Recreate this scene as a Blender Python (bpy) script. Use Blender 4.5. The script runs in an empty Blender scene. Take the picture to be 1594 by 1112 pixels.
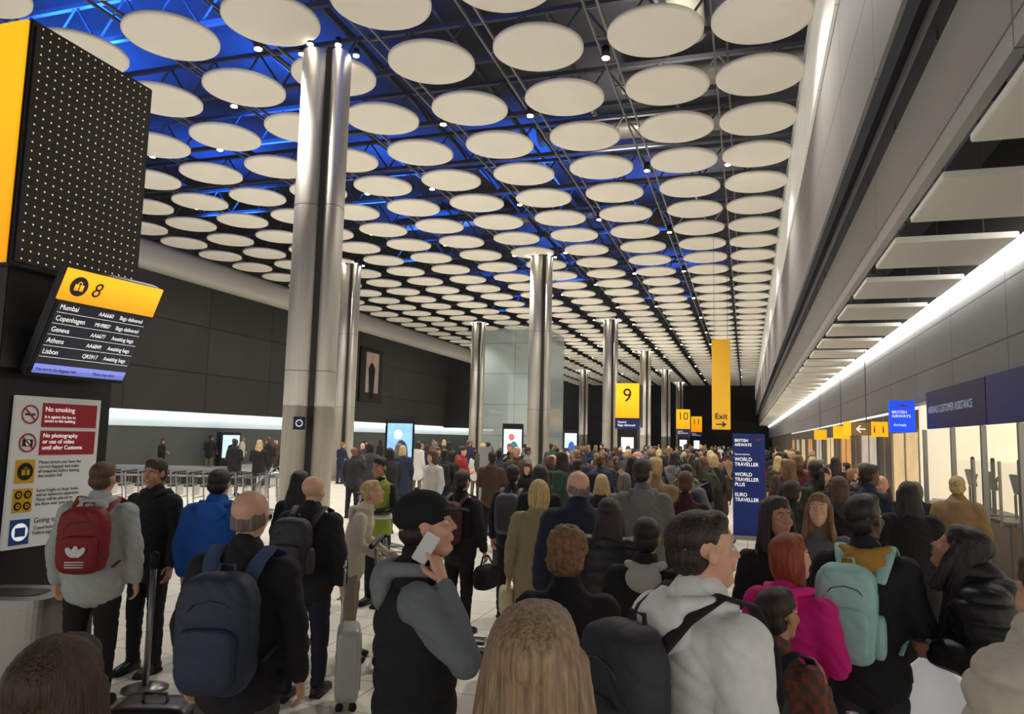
import bpy, bmesh, math, random
from mathutils import Vector, Matrix, Euler, noise
random.seed(7)
sc=bpy.context.scene
COL=bpy.context.collection
pi=math.pi
# ------------------------------------------------------------------ camera
cam=bpy.data.cameras.new('camera'); co=bpy.data.objects.new('camera',cam); COL.objects.link(co)
co.location=(0,0,1.9); co.rotation_euler=Euler([math.radians(a) for a in (96.154,-1.392,17.363)])
cam.sensor_width=36; cam.lens=1160/1594*36; cam.clip_start=.05; cam.clip_end=400
sc.camera=co
try: sc.view_settings.view_transform='Standard'
except Exception: pass
# ------------------------------------------------------------------ materials
def lin(c):
    return tuple(((v/255)/12.92 if v/255<=.04045 else ((v/255+.055)/1.055)**2.4) for v in c)
MATS={}
def mat(name,rgb,rough=.6,metal=0,var=.0,scale=8,stretch=(1,1,1),bump=0,bscale=40,emit=0,ergb=None,coat=0,trans=0,brick=None,alpha=1):
    if name in MATS: return MATS[name]
    m=bpy.data.materials.new(name); m.use_nodes=True; nt=m.node_tree; N=nt.nodes; L=nt.links
    b=N['Principled BSDF']; c=lin(rgb)+(1,)
    b.inputs['Base Color'].default_value=c; b.inputs['Roughness'].default_value=rough; b.inputs['Metallic'].default_value=metal
    if coat: b.inputs['Coat Weight'].default_value=coat
    if trans: b.inputs['Transmission Weight'].default_value=trans; b.inputs['IOR'].default_value=1.2
    if alpha<1: b.inputs['Alpha'].default_value=alpha
    if emit:
        b.inputs['Emission Color'].default_value=lin(ergb or rgb)+(1,); b.inputs['Emission Strength'].default_value=emit
    tc=N.new('ShaderNodeTexCoord'); mp=N.new('ShaderNodeMapping'); mp.inputs['Scale'].default_value=stretch
    L.new(tc.outputs['Object'],mp.inputs['Vector'])
    last=None
    if brick:
        br=N.new('ShaderNodeTexBrick'); w,h,mo,mrgb,plane=brick
        sep=N.new('ShaderNodeSeparateXYZ'); cmb=N.new('ShaderNodeCombineXYZ'); L.new(tc.outputs['Object'],sep.inputs[0])
        i={'xy':(0,1),'yz':(1,2),'xz':(0,2)}[plane]
        L.new(sep.outputs[i[0]],cmb.inputs[0]); L.new(sep.outputs[i[1]],cmb.inputs[1])
        L.new(cmb.outputs[0],br.inputs['Vector'])
        br.offset=0; br.inputs['Scale'].default_value=1; br.inputs['Brick Width'].default_value=w; br.inputs['Row Height'].default_value=h
        br.inputs['Mortar Size'].default_value=mo; br.inputs['Mortar Smooth'].default_value=.1
        c1=tuple(v*(1+var) for v in c[:3])+(1,); c2=tuple(v*(1-var) for v in c[:3])+(1,)
        br.inputs['Color1'].default_value=c1; br.inputs['Color2'].default_value=c2; br.inputs['Mortar'].default_value=lin(mrgb)+(1,)
        last=br.outputs['Color']
    if var:
        n=N.new('ShaderNodeTexNoise'); n.inputs['Scale'].default_value=scale; n.inputs['Detail'].default_value=5
        L.new(mp.outputs[0],n.inputs['Vector'])
        r=N.new('ShaderNodeMapRange'); r.inputs[1].default_value=.3; r.inputs[2].default_value=.7; r.inputs[3].default_value=1-var; r.inputs[4].default_value=1+var
        L.new(n.outputs['Fac'],r.inputs[0])
        mx=N.new('ShaderNodeVectorMath'); mx.operation='SCALE'
        if last: L.new(last,mx.inputs[0])
        else: mx.inputs[0].default_value=c[:3]
        L.new(r.outputs[0],mx.inputs['Scale']); last=mx.outputs[0]
    if last: L.new(last,b.inputs['Base Color'])
    if bump:
        n=N.new('ShaderNodeTexNoise'); n.inputs['Scale'].default_value=bscale; n.inputs['Detail'].default_value=4
        L.new(mp.outputs[0],n.inputs['Vector'])
        bp=N.new('ShaderNodeBump'); bp.inputs['Strength'].default_value=bump; bp.inputs['Distance'].default_value=.01
        L.new(n.outputs['Fac'],bp.inputs['Height']); L.new(bp.outputs[0],b.inputs['Normal'])
    MATS[name]=m; return m
def fabric(name,rgb,rough=.85,var=.05): return mat('fabric_'+name,rgb,rough,0,var,30,(1,1,1),.22,260)
def hairmat(name,rgb): return mat('hair_'+name,rgb,.4,0,.5,120,(1,1,.04),.8,240)
def skinmat(name,rgb): return mat('skin_'+name,rgb,.5,0,.06,20,(1,1,1),.1,200)
def dotmat():
    m=bpy.data.materials.new('perforated_panel'); m.use_nodes=True; nt=m.node_tree; N=nt.nodes; L=nt.links
    b=N['Principled BSDF']; b.inputs['Base Color'].default_value=(.014,.011,.009,1); b.inputs['Roughness'].default_value=.4
    tc=N.new('ShaderNodeTexCoord'); sp=N.new('ShaderNodeSeparateXYZ'); L.new(tc.outputs['Object'],sp.inputs[0])
    outs=[]
    for ax in (1,2):
        a=N.new('ShaderNodeMath'); a.operation='MULTIPLY'; a.inputs[1].default_value=1/.074; L.new(sp.outputs[ax],a.inputs[0])
        f=N.new('ShaderNodeMath'); f.operation='FRACT'; L.new(a.outputs[0],f.inputs[0])
        s=N.new('ShaderNodeMath'); s.operation='SUBTRACT'; s.inputs[1].default_value=.5; L.new(f.outputs[0],s.inputs[0])
        q=N.new('ShaderNodeMath'); q.operation='MULTIPLY'; L.new(s.outputs[0],q.inputs[0]); L.new(s.outputs[0],q.inputs[1]); outs.append(q)
    ad=N.new('ShaderNodeMath'); ad.operation='ADD'; L.new(outs[0].outputs[0],ad.inputs[0]); L.new(outs[1].outputs[0],ad.inputs[1])
    lt=N.new('ShaderNodeMath'); lt.operation='LESS_THAN'; lt.inputs[1].default_value=.0105; L.new(ad.outputs[0],lt.inputs[0])
    ms=N.new('ShaderNodeMath'); ms.operation='MULTIPLY'; ms.inputs[1].default_value=.95; L.new(lt.outputs[0],ms.inputs[0])
    b.inputs['Emission Color'].default_value=lin((255,214,150))+(1,); L.new(ms.outputs[0],b.inputs['Emission Strength'])
    return m
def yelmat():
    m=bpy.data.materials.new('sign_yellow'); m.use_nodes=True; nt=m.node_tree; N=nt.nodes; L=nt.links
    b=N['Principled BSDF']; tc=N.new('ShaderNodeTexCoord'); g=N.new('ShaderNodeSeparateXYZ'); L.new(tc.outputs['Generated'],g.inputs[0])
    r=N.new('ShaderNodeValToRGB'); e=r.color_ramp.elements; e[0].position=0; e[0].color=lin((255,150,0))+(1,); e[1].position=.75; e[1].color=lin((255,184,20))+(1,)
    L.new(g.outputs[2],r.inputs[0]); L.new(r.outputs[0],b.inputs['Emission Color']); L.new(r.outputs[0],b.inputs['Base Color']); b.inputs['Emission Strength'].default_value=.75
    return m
def plaidmat():
    m=bpy.data.materials.new('plaid_shirt'); m.use_nodes=True; nt=m.node_tree; N=nt.nodes; L=nt.links
    b=N['Principled BSDF']; b.inputs['Roughness'].default_value=.9
    tc=N.new('ShaderNodeTexCoord'); c=N.new('ShaderNodeTexChecker'); c.inputs['Scale'].default_value=24
    L.new(tc.outputs['Object'],c.inputs['Vector']); c.inputs['Color1'].default_value=lin((138,78,58))+(1,); c.inputs['Color2'].default_value=lin((92,74,70))+(1,)
    L.new(c.outputs['Color'],b.inputs['Base Color']); return m
M_steel=mat('brushed_steel',(182,178,170),.58,1,.06,6,(3,3,.15),.06,30)
M_steel2=mat('satin_metal',(160,160,160),.38,1)
M_seam=mat('column_seam',(60,58,55),.5,.8)
M_darkgap=mat('dark_gap',(16,16,16),.8)
M_black=mat('black_plastic',(16,16,17),.45)
M_rubber=mat('rubber',(22,22,22),.8)
M_disc=mat('disc_white',(212,207,195),.8,0,.04,.5)
M_white=mat('white_paint',(225,223,216),.6)
M_yel=yelmat()
M_yelflat=mat('sign_yellow_faint_glow',(225,172,36),.5,emit=.12,ergb=(255,180,20))  # flat banner yellow with a faint glow of its own
M_red=mat('notice_red',(178,24,44),.5)
M_ink=mat('ink_black',(14,14,16),.6)
M_inkw=mat('lettering_white',(240,240,235),.5,emit=.6,ergb=(240,240,240))
M_beam=mat('roof_steel',(76,76,80),.6,.3)
M_lamp=mat('lamp_glow',(255,245,225),.3,emit=34,ergb=(255,246,228))
# ------------------------------------------------------------------ mesh builder
class MB:
    def __init__(s): s.v=[]; s.f=[]; s.mi=[]; s.M=Matrix.Identity(4)
    def add(s,vs,fs,m=0):
        o=len(s.v); s.v+= [tuple(s.M@Vector(p)) for p in vs]; s.f+=[[i+o for i in f] for f in fs]; s.mi+=[m]*len(fs)
    def box(s,c,d,m=0,R=None):
        x,y,z=d[0]/2,d[1]/2,d[2]/2; R=R or Matrix.Identity(3); c=Vector(c)
        vs=[c+R@Vector(p) for p in [(-x,-y,-z),(x,-y,-z),(x,y,-z),(-x,y,-z),(-x,-y,z),(x,-y,z),(x,y,z),(-x,y,z)]]
        s.add(vs,[(0,3,2,1),(4,5,6,7),(0,1,5,4),(1,2,6,5),(2,3,7,6),(3,0,4,7)],m)
    def tube(s,pts,rad,seg=12,m=0,ref=(1,0,0),cap=True,e=1.0):
        pts=[Vector(p) for p in pts]; n=len(pts); R=[(r,r) if not isinstance(r,(tuple,list)) else tuple(r) for r in rad]
        if cap:
            t0=(pts[0]-pts[1]).normalized(); t1=(pts[-1]-pts[-2]).normalized()
            a=min(R[0]); b=min(R[-1])
            pts=[pts[0]+t0*a*.9,pts[0]+t0*a*.6]+pts+[pts[-1]+t1*b*.6,pts[-1]+t1*b*.9]
            R=[(R[0][0]-a*.6,R[0][1]-a*.6),(R[0][0]-a*.22,R[0][1]-a*.22)]+R+[(R[-1][0]-b*.22,R[-1][1]-b*.22),(R[-1][0]-b*.6,R[-1][1]-b*.6)]
            n=len(pts)
        vs=[];fs=[]
        for i in range(n):
            t=(pts[min(i+1,n-1)]-pts[max(i-1,0)]).normalized(); rf=Vector(ref)
            if abs(rf.dot(t))>.93: rf=Vector((0,0,1)) if abs(t.z)<.8 else Vector((0,1,0))
            a=(rf-t*rf.dot(t)).normalized(); b=t.cross(a)
            for k in range(seg):
                th=2*pi*k/seg; cc,ss=math.cos(th),math.sin(th)
                if e!=1: cc=math.copysign(abs(cc)**e,cc); ss=math.copysign(abs(ss)**e,ss)
                vs.append(pts[i]+a*R[i][0]*cc+b*R[i][1]*ss)
        for i in range(n-1):
            for k in range(seg):
                k2=(k+1)%seg; fs.append((i*seg+k,i*seg+k2,(i+1)*seg+k2,(i+1)*seg+k))
        fs.append(tuple(range(seg))[::-1]); fs.append(tuple((n-1)*seg+k for k in range(seg)))
        s.add(vs,fs,m)
    def ell(s,c,r,seg=16,rings=10,m=0,e1=1.0,e2=1.0,R=None):
        c=Vector(c); vs=[];fs=[]; R=R or Matrix.Identity(3)
        sg=lambda v,p: math.copysign(abs(v)**p,v)
        for i in range(1,rings):
            ph=pi*i/rings
            for k in range(seg):
                th=2*pi*k/seg
                vs.append(c+R@Vector((r[0]*sg(math.sin(ph),e1)*sg(math.cos(th),e2),r[1]*sg(math.sin(ph),e1)*sg(math.sin(th),e2),r[2]*sg(math.cos(ph),e1))))
        for i in range(rings-2):
            for k in range(seg):
                k2=(k+1)%seg; fs.append((i*seg+k,(i+1)*seg+k,(i+1)*seg+k2,i*seg+k2))
        t=len(vs); vs.append(c+R@Vector((0,0,r[2]))); vs.append(c-R@Vector((0,0,r[2])))
        for k in range(seg):
            k2=(k+1)%seg; fs.append((t,k,k2)); fs.append((t+1,(rings-2)*seg+k2,(rings-2)*seg+k))
        s.add(vs,fs,m)
    def prism(s,poly,z0,z1,m=0):
        n=len(poly); vs=[(p[0],p[1],z0) for p in poly]+[(p[0],p[1],z1) for p in poly]
        fs=[tuple(range(n))[::-1],tuple(range(n,2*n))]+[(i,(i+1)%n,n+(i+1)%n,n+i) for i in range(n)]
        s.add(vs,fs,m)
    def mesh(s,name='m',smooth=False,bevel=0):
        me=bpy.data.meshes.new(name); me.from_pydata(s.v,[],s.f)
        me.polygons.foreach_set('material_index',s.mi)
        bm=bmesh.new(); bm.from_mesh(me); bmesh.ops.recalc_face_normals(bm,faces=bm.faces)
        if bevel: bmesh.ops.bevel(bm,geom=list(bm.edges),offset=bevel,segments=2,affect='EDGES',clamp_overlap=True)
        bm.to_mesh(me); bm.free()
        if smooth: me.polygons.foreach_set('use_smooth',[True]*len(me.polygons))
        me.update(); return me
def obj(name,me,mats,parent=None,loc=(0,0,0),rot=(0,0,0),label=None,cat=None,group=None,kind=None,scale=None):
    o=bpy.data.objects.new(name,me); COL.objects.link(o); o.location=loc; o.rotation_euler=rot
    if scale: o.scale=scale if isinstance(scale,(tuple,list)) else (scale,)*3
    if me is not None and mats is not None and not me.materials:
        for m in (mats if isinstance(mats,list) else [mats]): me.materials.append(m)
    if parent: o.parent=parent
    if label: o['label']=label
    if cat: o['category']=cat
    if group: o['group']=group
    if kind: o['kind']=kind
    return o
def empty(name,loc,rot,label,cat,group=None):
    o=obj(name,None,None,None,loc,rot,label,cat,group); o.empty_display_size=.1; return o
def boxo(name,c,d,m,parent=None,bevel=0,**k):
    b=MB(); b.box((0,0,0) ,d); return obj(name,b.mesh(name,bevel=bevel),m,parent,loc=c,**k)
def struct(name,c,d,m):
    b=MB(); b.box(c,d); return obj(name,b.mesh(name),m,kind='structure')
def solid(mb,voxel,smooth=3,disp=None):
    me=mb.mesh('t'); o=bpy.data.objects.new('t',me); COL.objects.link(o)
    r=o.modifiers.new('r','REMESH'); r.mode='VOXEL'; r.voxel_size=voxel
    s=o.modifiers.new('s','SMOOTH'); s.iterations=smooth; s.factor=.5
    dg=bpy.context.evaluated_depsgraph_get(); m2=bpy.data.meshes.new_from_object(o.evaluated_get(dg))
    bpy.data.objects.remove(o); bpy.data.meshes.remove(me)
    if disp:
        m2.update(); ns=[Vector(v.normal) for v in m2.vertices]
        for v,nn in zip(m2.vertices,ns): v.co+=nn*disp(v.co)
    m2.polygons.foreach_set('use_smooth',[True]*len(m2.polygons)); m2.materials.clear(); m2.update(); return m2
TXT={}
def text(body,size,parent,x,z,m,y=-.006,align='LEFT',name='lettering',sp=1.0,shear=0,wide=1.0,bold=.012):
    k=(body,round(size,4),align,sp,shear)
    if k not in TXT:
        c=bpy.data.curves.new('t','FONT'); c.body=body; c.size=size; c.align_x=align; c.space_line=sp; c.shear=shear; c.extrude=.0008; c.offset=size*bold
        o=bpy.data.objects.new('t',c); COL.objects.link(o)
        dg=bpy.context.evaluated_depsgraph_get(); me=bpy.data.meshes.new_from_object(o.evaluated_get(dg)); bpy.data.objects.remove(o); TXT[k]=me
    me=TXT[k].copy(); me.materials.clear()
    return obj(name,me,m,parent,(x,y,z),(math.radians(90),0,0),scale=(wide,1,1))
def panel(parent,x,z,w,h,m,y=0,t=.006,name='panel'):
    b=MB(); b.box((0,0,0),(w,t,h)); return obj(name,b.mesh(name),m,parent,(x,y,z))
def ring(parent,x,z,r,w,m,y,name='symbol_ring',full=False):
    b=MB(); n=28; vs=[];fs=[]
    for k in range(n):
        a=2*pi*k/n
        vs+=[(r*math.cos(a),0,r*math.sin(a)),((r-w)*math.cos(a),0,(r-w)*math.sin(a))]
    for k in range(n):
        j=(k+1)%n; fs.append((2*k,2*j,2*j+1,2*k+1))
    if full: vs=[v for i,v in enumerate(vs) if i%2==0]; fs=[tuple(range(n))]
    b.add(vs,fs); return obj(name,b.mesh(),m,parent,(x,y,z))
# =================================================================== FIGURES
def hand(mb,w,d,nrm,side,curl=.5,s=1.0):
    d=Vector(d).normalized(); nrm=Vector(nrm); nrm=(nrm-d*nrm.dot(d)).normalized(); lat=d.cross(nrm)*side; w=Vector(w)
    def P(a,b,c): return w+d*a*s+lat*b*s+nrm*c*s
    mb.tube([P(-.02,0,0),P(.02,0,0),P(.06,.002,0),P(.09,.002,0)],[(.024*s,.019*s),(.034*s,.018*s),(.041*s,.016*s),(.036*s,.012*s)],10,ref=tuple(lat))
    for i,(off,ln) in enumerate([(.030,.070),(.010,.080),(-.011,.074),(-.031,.058)]):
        p=P(.085,off,0); pts=[p]; ang=0
        for k,fr in enumerate((.45,.32,.23)):
            ang+=curl*(.55+.12*i*.5); p=p+(d*math.cos(ang)+nrm*math.sin(ang))*ln*fr*s; pts.append(p)
        mb.tube(pts,[.0092*s,.0088*s,.008*s,.0068*s],8,ref=tuple(lat))
    p=P(.02,.03,.004); q=P(.05,.056,.014+.01*curl); r_=P(.078,.058-.02*curl,.022+.02*curl)
    mb.tube([p,q,r_],[.0125*s,.0105*s,.008*s],8,ref=tuple(nrm))
ARMS={
 'down':((.235,-.03,1.13),(.245,.05,.89),(-.235,-.03,1.13),(-.245,.05,.89)),
 'front':((.235,.0,1.14),(.13,.24,1.14),(-.235,.0,1.14),(-.11,.24,1.12)),
 'hold_r':((.245,.0,1.13),(.25,.22,1.02),(-.235,-.03,1.13),(-.245,.05,.89)),
 'push':((.23,.06,1.14),(.2,.33,1.0),(-.23,.06,1.14),(-.2,.33,1.0)),
 'strap':((.245,.03,1.14),(.13,.17,1.30),(-.235,-.03,1.13),(-.245,.05,.89)),
 'pockets':((.27,-.07,1.13),(.2,.08,.98),(-.27,-.07,1.13),(-.2,.08,.98)),
 'wave':((.27,.12,1.2),(.2,.2,1.42),(-.235,-.03,1.13),(-.245,.05,.89)),
}
HEAD0=Vector((0,.02,1.625))
def headM(yaw,pitch,lean):
    return Matrix.Translation(HEAD0+Vector((0,lean*.68,0)))@Matrix.Rotation(math.radians(yaw),4,'Z')@Matrix.Rotation(math.radians(-pitch),4,'X')
def lshear(p,lean):
    return Vector((p[0],p[1]+max(0,p[2]-.95)*lean,p[2]))
def add_head(b,M,fine=True):
    b.M=M
    b.ell((0,-.012,.035),(.076,.097,.088),24,16)
    b.ell((0,.016,-.03),(.062,.072,.088),24,16)
    b.tube([(0,.028,-.055),(0,.044,-.095)],[(.052,.05),(.034,.034)],16)
    b.ell((0,.066,.022),(.05,.022,.013))
    if fine:
        b.tube([(0,.082,.02),(0,.094,-.008),(0,.101,-.028)],[.007,.0085,.0115],8)
        for s in (1,-1):
            b.ell((s*.0095,.092,-.032),(.008,.010,.0065),8,6)
            b.ell((s*.036,.056,-.03),(.026,.026,.028),12,8)
            b.ell((s*.077,-.006,-.008),(.008,.020,.030),12,8,R=Matrix.Rotation(s*.3,3,'Z'))
        b.ell((0,.083,-.058),(.022,.011,.0055),12,6); b.ell((0,.082,-.068),(.019,.011,.0065),12,6); b.ell((0,.068,-.1),(.018,.016,.015),10,8)
    else:
        b.ell((0,.093,-.02),(.011,.014,.02),8,6)
        for s in (1,-1): b.ell((s*.077,-.006,-.008),(.01,.02,.03),8,6)
    b.M=Matrix.Identity(4)
def build_body(sp,vox,fine):
    b=MB(); ln=sp.get('lean',0); S=lambda p: lshear(p,ln)
    b.tube([S(p) for p in [(0,0,.84),(0,0,.95),(0,0,1.08),(0,0,1.25),(0,-.005,1.34),(0,-.005,1.41),(0,0,1.46)]],[(.13,.095),(.145,.105),(.128,.092),(.15,.105),(.155,.095),(.1,.07),(.058,.053)],18)
    b.tube([S((0,-.01,1.42)),S((0,.0,1.5)),S((0,.01,1.56))],[.06,.054,.052],12)
    eR,wR,eL,wL=sp['arms']
    for s,e,wr in ((1,eR,wR),(-1,eL,wL)):
        b.tube([S((s*.1,-.01,1.38)),S((s*.165,-.01,1.375)),S(e),S(wr)],[.042,.042,.035,.026],10)
    st=sp.get('stance',(0,0))
    for s,dy in ((1,st[0]),(-1,st[1])):
        b.tube([(s*.085,0,.9),(s*.09,0,.8),(s*.095,dy*.6+.01,.5),(s*.1,dy-.01,.3),(s*.1,dy-.02,.1)],[.08,.078,.05,.046,.036],12)
        b.tube([(s*.1,dy-.04,.05),(s*.105,dy+.09,.045)],[(.03,.03),(.032,.024)],8)
    add_head(b,headM(sp.get('hy',0),sp.get('hp',0),ln),fine)
    me=solid(b,vox,2)
    h=MB()
    if fine!='crowd':
        for s,e,wr,n_ in ((1,eR,wR,sp.get('nR')),(-1,eL,wL,sp.get('nL'))):
            E=S(e);W=S(wr); d=(W-E).normalized(); nn=Vector(n_) if n_ else Vector((-s,0,0)) if abs(d.x)<.8 else Vector((0,0,-1))
            hand(h,W+d*.012,d,nn,s if not n_ else sp.get('hs',s),sp.get('curl',.6),.97)
        hm=h.mesh('h',smooth=True)
        bm=bmesh.new(); bm.from_mesh(me); bm.from_mesh(hm); bm.to_mesh(me); bm.free()
        me.polygons.foreach_set('use_smooth',[True]*len(me.polygons))
    return me
def folds(a=.007,f=6,puff=0,seed=0):
    def d(co):
        v=noise.noise(Vector((co.x*f+seed,co.y*f,co.z*f*1.4)))*a*.45
        c=noise.noise(Vector((co.x*5+seed,co.y*5,co.z*12+co.x*9)))
        v+=-a*.65*max(0,1-abs(c)*3.2)**2
        if puff: v=v*.4+puff*(abs(math.sin(co.z*pi/.095+co.x*.5))**.6-.6)
        return v
    return d
def sleeve(b,S,s,e,wr,g,r0=.07):
    E=S(e);W=S(wr); q=W+(E-W)*.06; sh=S((s*.168,-.01,1.375))
    b.tube([S((s*.07,-.01,1.375)),sh],[r0+g,r0+g],14)
    b.ell(sh,(r0+g+.004,)*3,16,12)
    b.tube([sh,sh.lerp(E,.5),E],[r0+g,.062+g,.054+g],14)
    b.ell(E,(.055+g,)*3,14,10)
    b.tube([E,E.lerp(q,.5),q],[.053+g,.048+g,.04+g*.6],14)
def build_top(sp,vox):
    b=MB(); ln=sp.get('lean',0); S=lambda p: lshear(p,ln); g=sp.get('bulk',0); hem=sp.get('hem',.86)
    pts=[(0,0,1.0),(0,0,1.1),(0,0,1.22),(0,-.005,1.33),(0,-.008,1.40),(0,-.01,1.445),(0,0,1.475)]
    rad=[(.168,.13),(.165,.128),(.182,.136),(.192,.13),(.165,.108),(.105,.085),(.07,.07)]
    if hem<.7: pts=[(0,0,hem),(0,0,.85)]+pts; rad=[(.215,.17),(.19,.145)]+rad
    else: pts=[(0,0,hem)]+pts; rad=[(.183,.14)]+rad
    b.tube([S(p) for p in pts],[(x+g,y+g) for x,y in rad],20)
    b.tube([S((0,-.012,1.43)),S((0,-.006,1.49+sp.get('collar',0)))],[.085+g*.5,.073+g*.3],14)
    if not sp.get('vest'):
        for s,e,wr in ((1,sp['arms'][0],sp['arms'][1]),(-1,sp['arms'][2],sp['arms'][3])): sleeve(b,S,s,e,wr,g)
    else:
        for s in (1,-1): b.ell(S((s*.145,-.01,1.37)),(.058,.085,.072))
    if sp.get('hood'):
        b.tube([S((-.085,.055,1.46)),S((-.1,-.03,1.47)),S((-.055,-.105,1.46)),S((0,-.125,1.45)),S((.055,-.105,1.46)),S((.1,-.03,1.47)),S((.085,.055,1.46))],[.018,.028,.036,.04,.036,.028,.018],10)
        b.ell(S((0,-.11,1.40)),(.1,.05,.08))
    return solid(b,vox,4,folds(sp.get('fold',.012),4.5,sp.get('puff',0),sp.get('seed',0)))
def build_sleeves(sp,vox):
    b=MB(); ln=sp.get('lean',0); S=lambda p: lshear(p,ln); g=sp.get('bulk',0)-.012
    b.tube([S((0,0,1.05)),S((0,-.008,1.33)),S((0,-.01,1.42)),S((0,0,1.49))],[(.14,.1),(.165,.108),(.095,.078),(.074,.072)],16)
    for s,e,wr in ((1,sp['arms'][0],sp['arms'][1]),(-1,sp['arms'][2],sp['arms'][3])): sleeve(b,S,s,e,wr,g,.068)
    return solid(b,vox,4,folds(.012,5,0,3))
def build_hood(sp,vox):
    b=MB(); ln=sp.get('lean',0); S=lambda p: lshear(p,ln); q=.6+.4*min(1,sp.get('bulk',0)/.03)
    b.tube([S((-.07,.08,1.445)),S((-.1,.03,1.47)),S((-.104,-.045,1.48)),S((-.056,-.11,1.475)),S((0,-.13,1.462)),S((.056,-.11,1.475)),S((.104,-.045,1.48)),S((.1,.03,1.47)),S((.07,.08,1.445))],[.02*q,.026*q,.03*q,.038*q,.042*q,.038*q,.03*q,.026*q,.02*q],12)
    b.ell(S((0,-.115-.02*q,1.41)),(.11,.045*q+.01,.09))
    b.tube([S((0,0,1.43)),S((0,0,1.475))],[.092,.08],14)
    return solid(b,vox,2,folds(.009,7,0,5))
def build_trousers(sp,vox):
    b=MB(); st=sp.get('stance',(0,0)); g=sp.get('tg',0)
    b.tube([(0,0,1.0),(0,0,.92),(0,0,.84)],[(.15,.11),(.162,.12),(.155,.12)],18)
    for s,dy in ((1,st[0]),(-1,st[1])):
        b.tube([(s*.08,0,.88),(s*.09,dy*.15,.75),(s*.097,dy*.6+.01,.5),(s*.1,dy-.005,.3),(s*.1,dy-.01,.09)],[.088+g,.09+g,.07+g,.064+g,.058+g],14)
    return solid(b,vox,3,folds(.012,6,0,9))
def build_shoe(s,dy):
    b=MB(); b.tube([(s*.1,dy-.055,.05),(s*.102,dy+.03,.05),(s*.108,dy+.12,.038),(s*.11,dy+.175,.032)],[(.04,.048),(.042,.045),(.045,.034),(.036,.026)],14)
    b.box((s*.104,dy+.055,.014),(.082,.26,.026)); b.v=[(x,y,max(0,z)) for x,y,z in b.v]
    return b.mesh('shoe',smooth=True)
def build_hair(sp,vox):
    st=sp['hair']; b=MB(); ln=sp.get('lean',0); b.M=headM(sp.get('hy',0),sp.get('hp',0),ln)
    amp=.0045
    if st=='none': return None
    if st=='fringe':
        b.tube([(-.066,.02,.0),(-.070,-.03,-.006),(-.05,-.075,-.016),(0,-.092,-.02),(.05,-.075,-.016),(.070,-.03,-.006),(.066,.02,.0)],[(.028,.008),(.034,.008),(.044,.008),(.048,.008),(.044,.008),(.034,.008),(.028,.008)],12,ref=(0,0,1)); amp=.001
    if st in('short','crop','bob','long','verylong','pony','curly'):
        k=.0 if st!='crop' else -.004
        b.ell((0,-.02,.048),(.083+k,.104+k,.086+k),20,14)
        b.ell((0,-.05,-.015),(.076+k,.065+k,.068+k),16,12)
        b.ell((0,.04,.088),(.06,.04,.036))
    if st=='curly': b.ell((0,-.02,.05),(.097,.112,.095)); b.ell((0,-.06,-.02),(.09,.075,.08)); amp=.012
    if st=='bob':
        b.tube([(0,-.03,.04),(0,-.04,-.04),(0,-.045,-.12)],[(.095,.085),(.104,.08),(.09,.062)],18)
    if st in('long','verylong'):
        L_=1.0 if st=='long' else 1.3
        b.tube([(0,-.03,.04),(0,-.045,-.06),(0,-.075,-.17*L_),(0,-.1,-.3*L_),(0,-.115,-.42*L_)],[(.088,.085),(.098,.075),(.115,.062),(.115,.045),(.085,.022)],20)
        for s in (1,-1): b.tube([(s*.07,.01,.03),(s*.085,.01,-.08),(s*.1,.0,-.2)],[(.025,.03),(.024,.034),(.018,.03)],8)
        amp=.006
    if st=='pony':
        b.tube([(0,-.1,.03),(0,-.15,.0),(0,-.165,-.12),(0,-.14,-.26)],[.025,.035,.035,.012],10)
    if st=='cap':
        b.ell((0,-.03,-.02),(.08,.078,.055)); 
    def d(c):
        t=1.0 if c.z<1.62 else max(.4,1-(c.z-1.62)*6)
        return amp*t*(noise.noise(Vector((c.x*90,c.y*34,c.z*4)))+ .7*noise.noise(Vector((c.x*34,c.y*22,c.z*3+4))))
    return solid(b,vox,1,d if st!='curly' else (lambda c: amp*noise.noise(Vector(c)*45)+amp*.7*noise.noise(Vector(c)*20)))
def build_cap(sp):
    b=MB(); b.M=headM(sp.get('hy',0),sp.get('hp',0),sp.get('lean',0))
    b.ell((0,-.012,.05),(.087,.107,.083),24,14)
    b.tube([(0,-.012,.03),(0,-.012,.052)],[(.088,.108),(.087,.107)],24,cap=False)
    b.tube([(0,.06,.045),(0,.12,.036),(0,.165,.022)],[(.078,.01),(.074,.007),(.05,.005)],16)
    b.ell((0,-.012,.134),(.009,.009,.006),8,6)
    return solid(b,.006,2)
SK={'fair':(222,170,142),'tan':(190,135,105),'brown':(120,80,58),'dark':(82,54,40)}
HC={'black':(22,18,17),'dark':(45,32,25),'brown':(92,62,42),'light':(135,100,66),'blonde':(205,175,120),'grey':(120,108,98),'red':(150,62,30),'dblonde':(158,130,98),'umber':(66,46,34)}
PEOPLE=[]; P_sp={}
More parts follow.
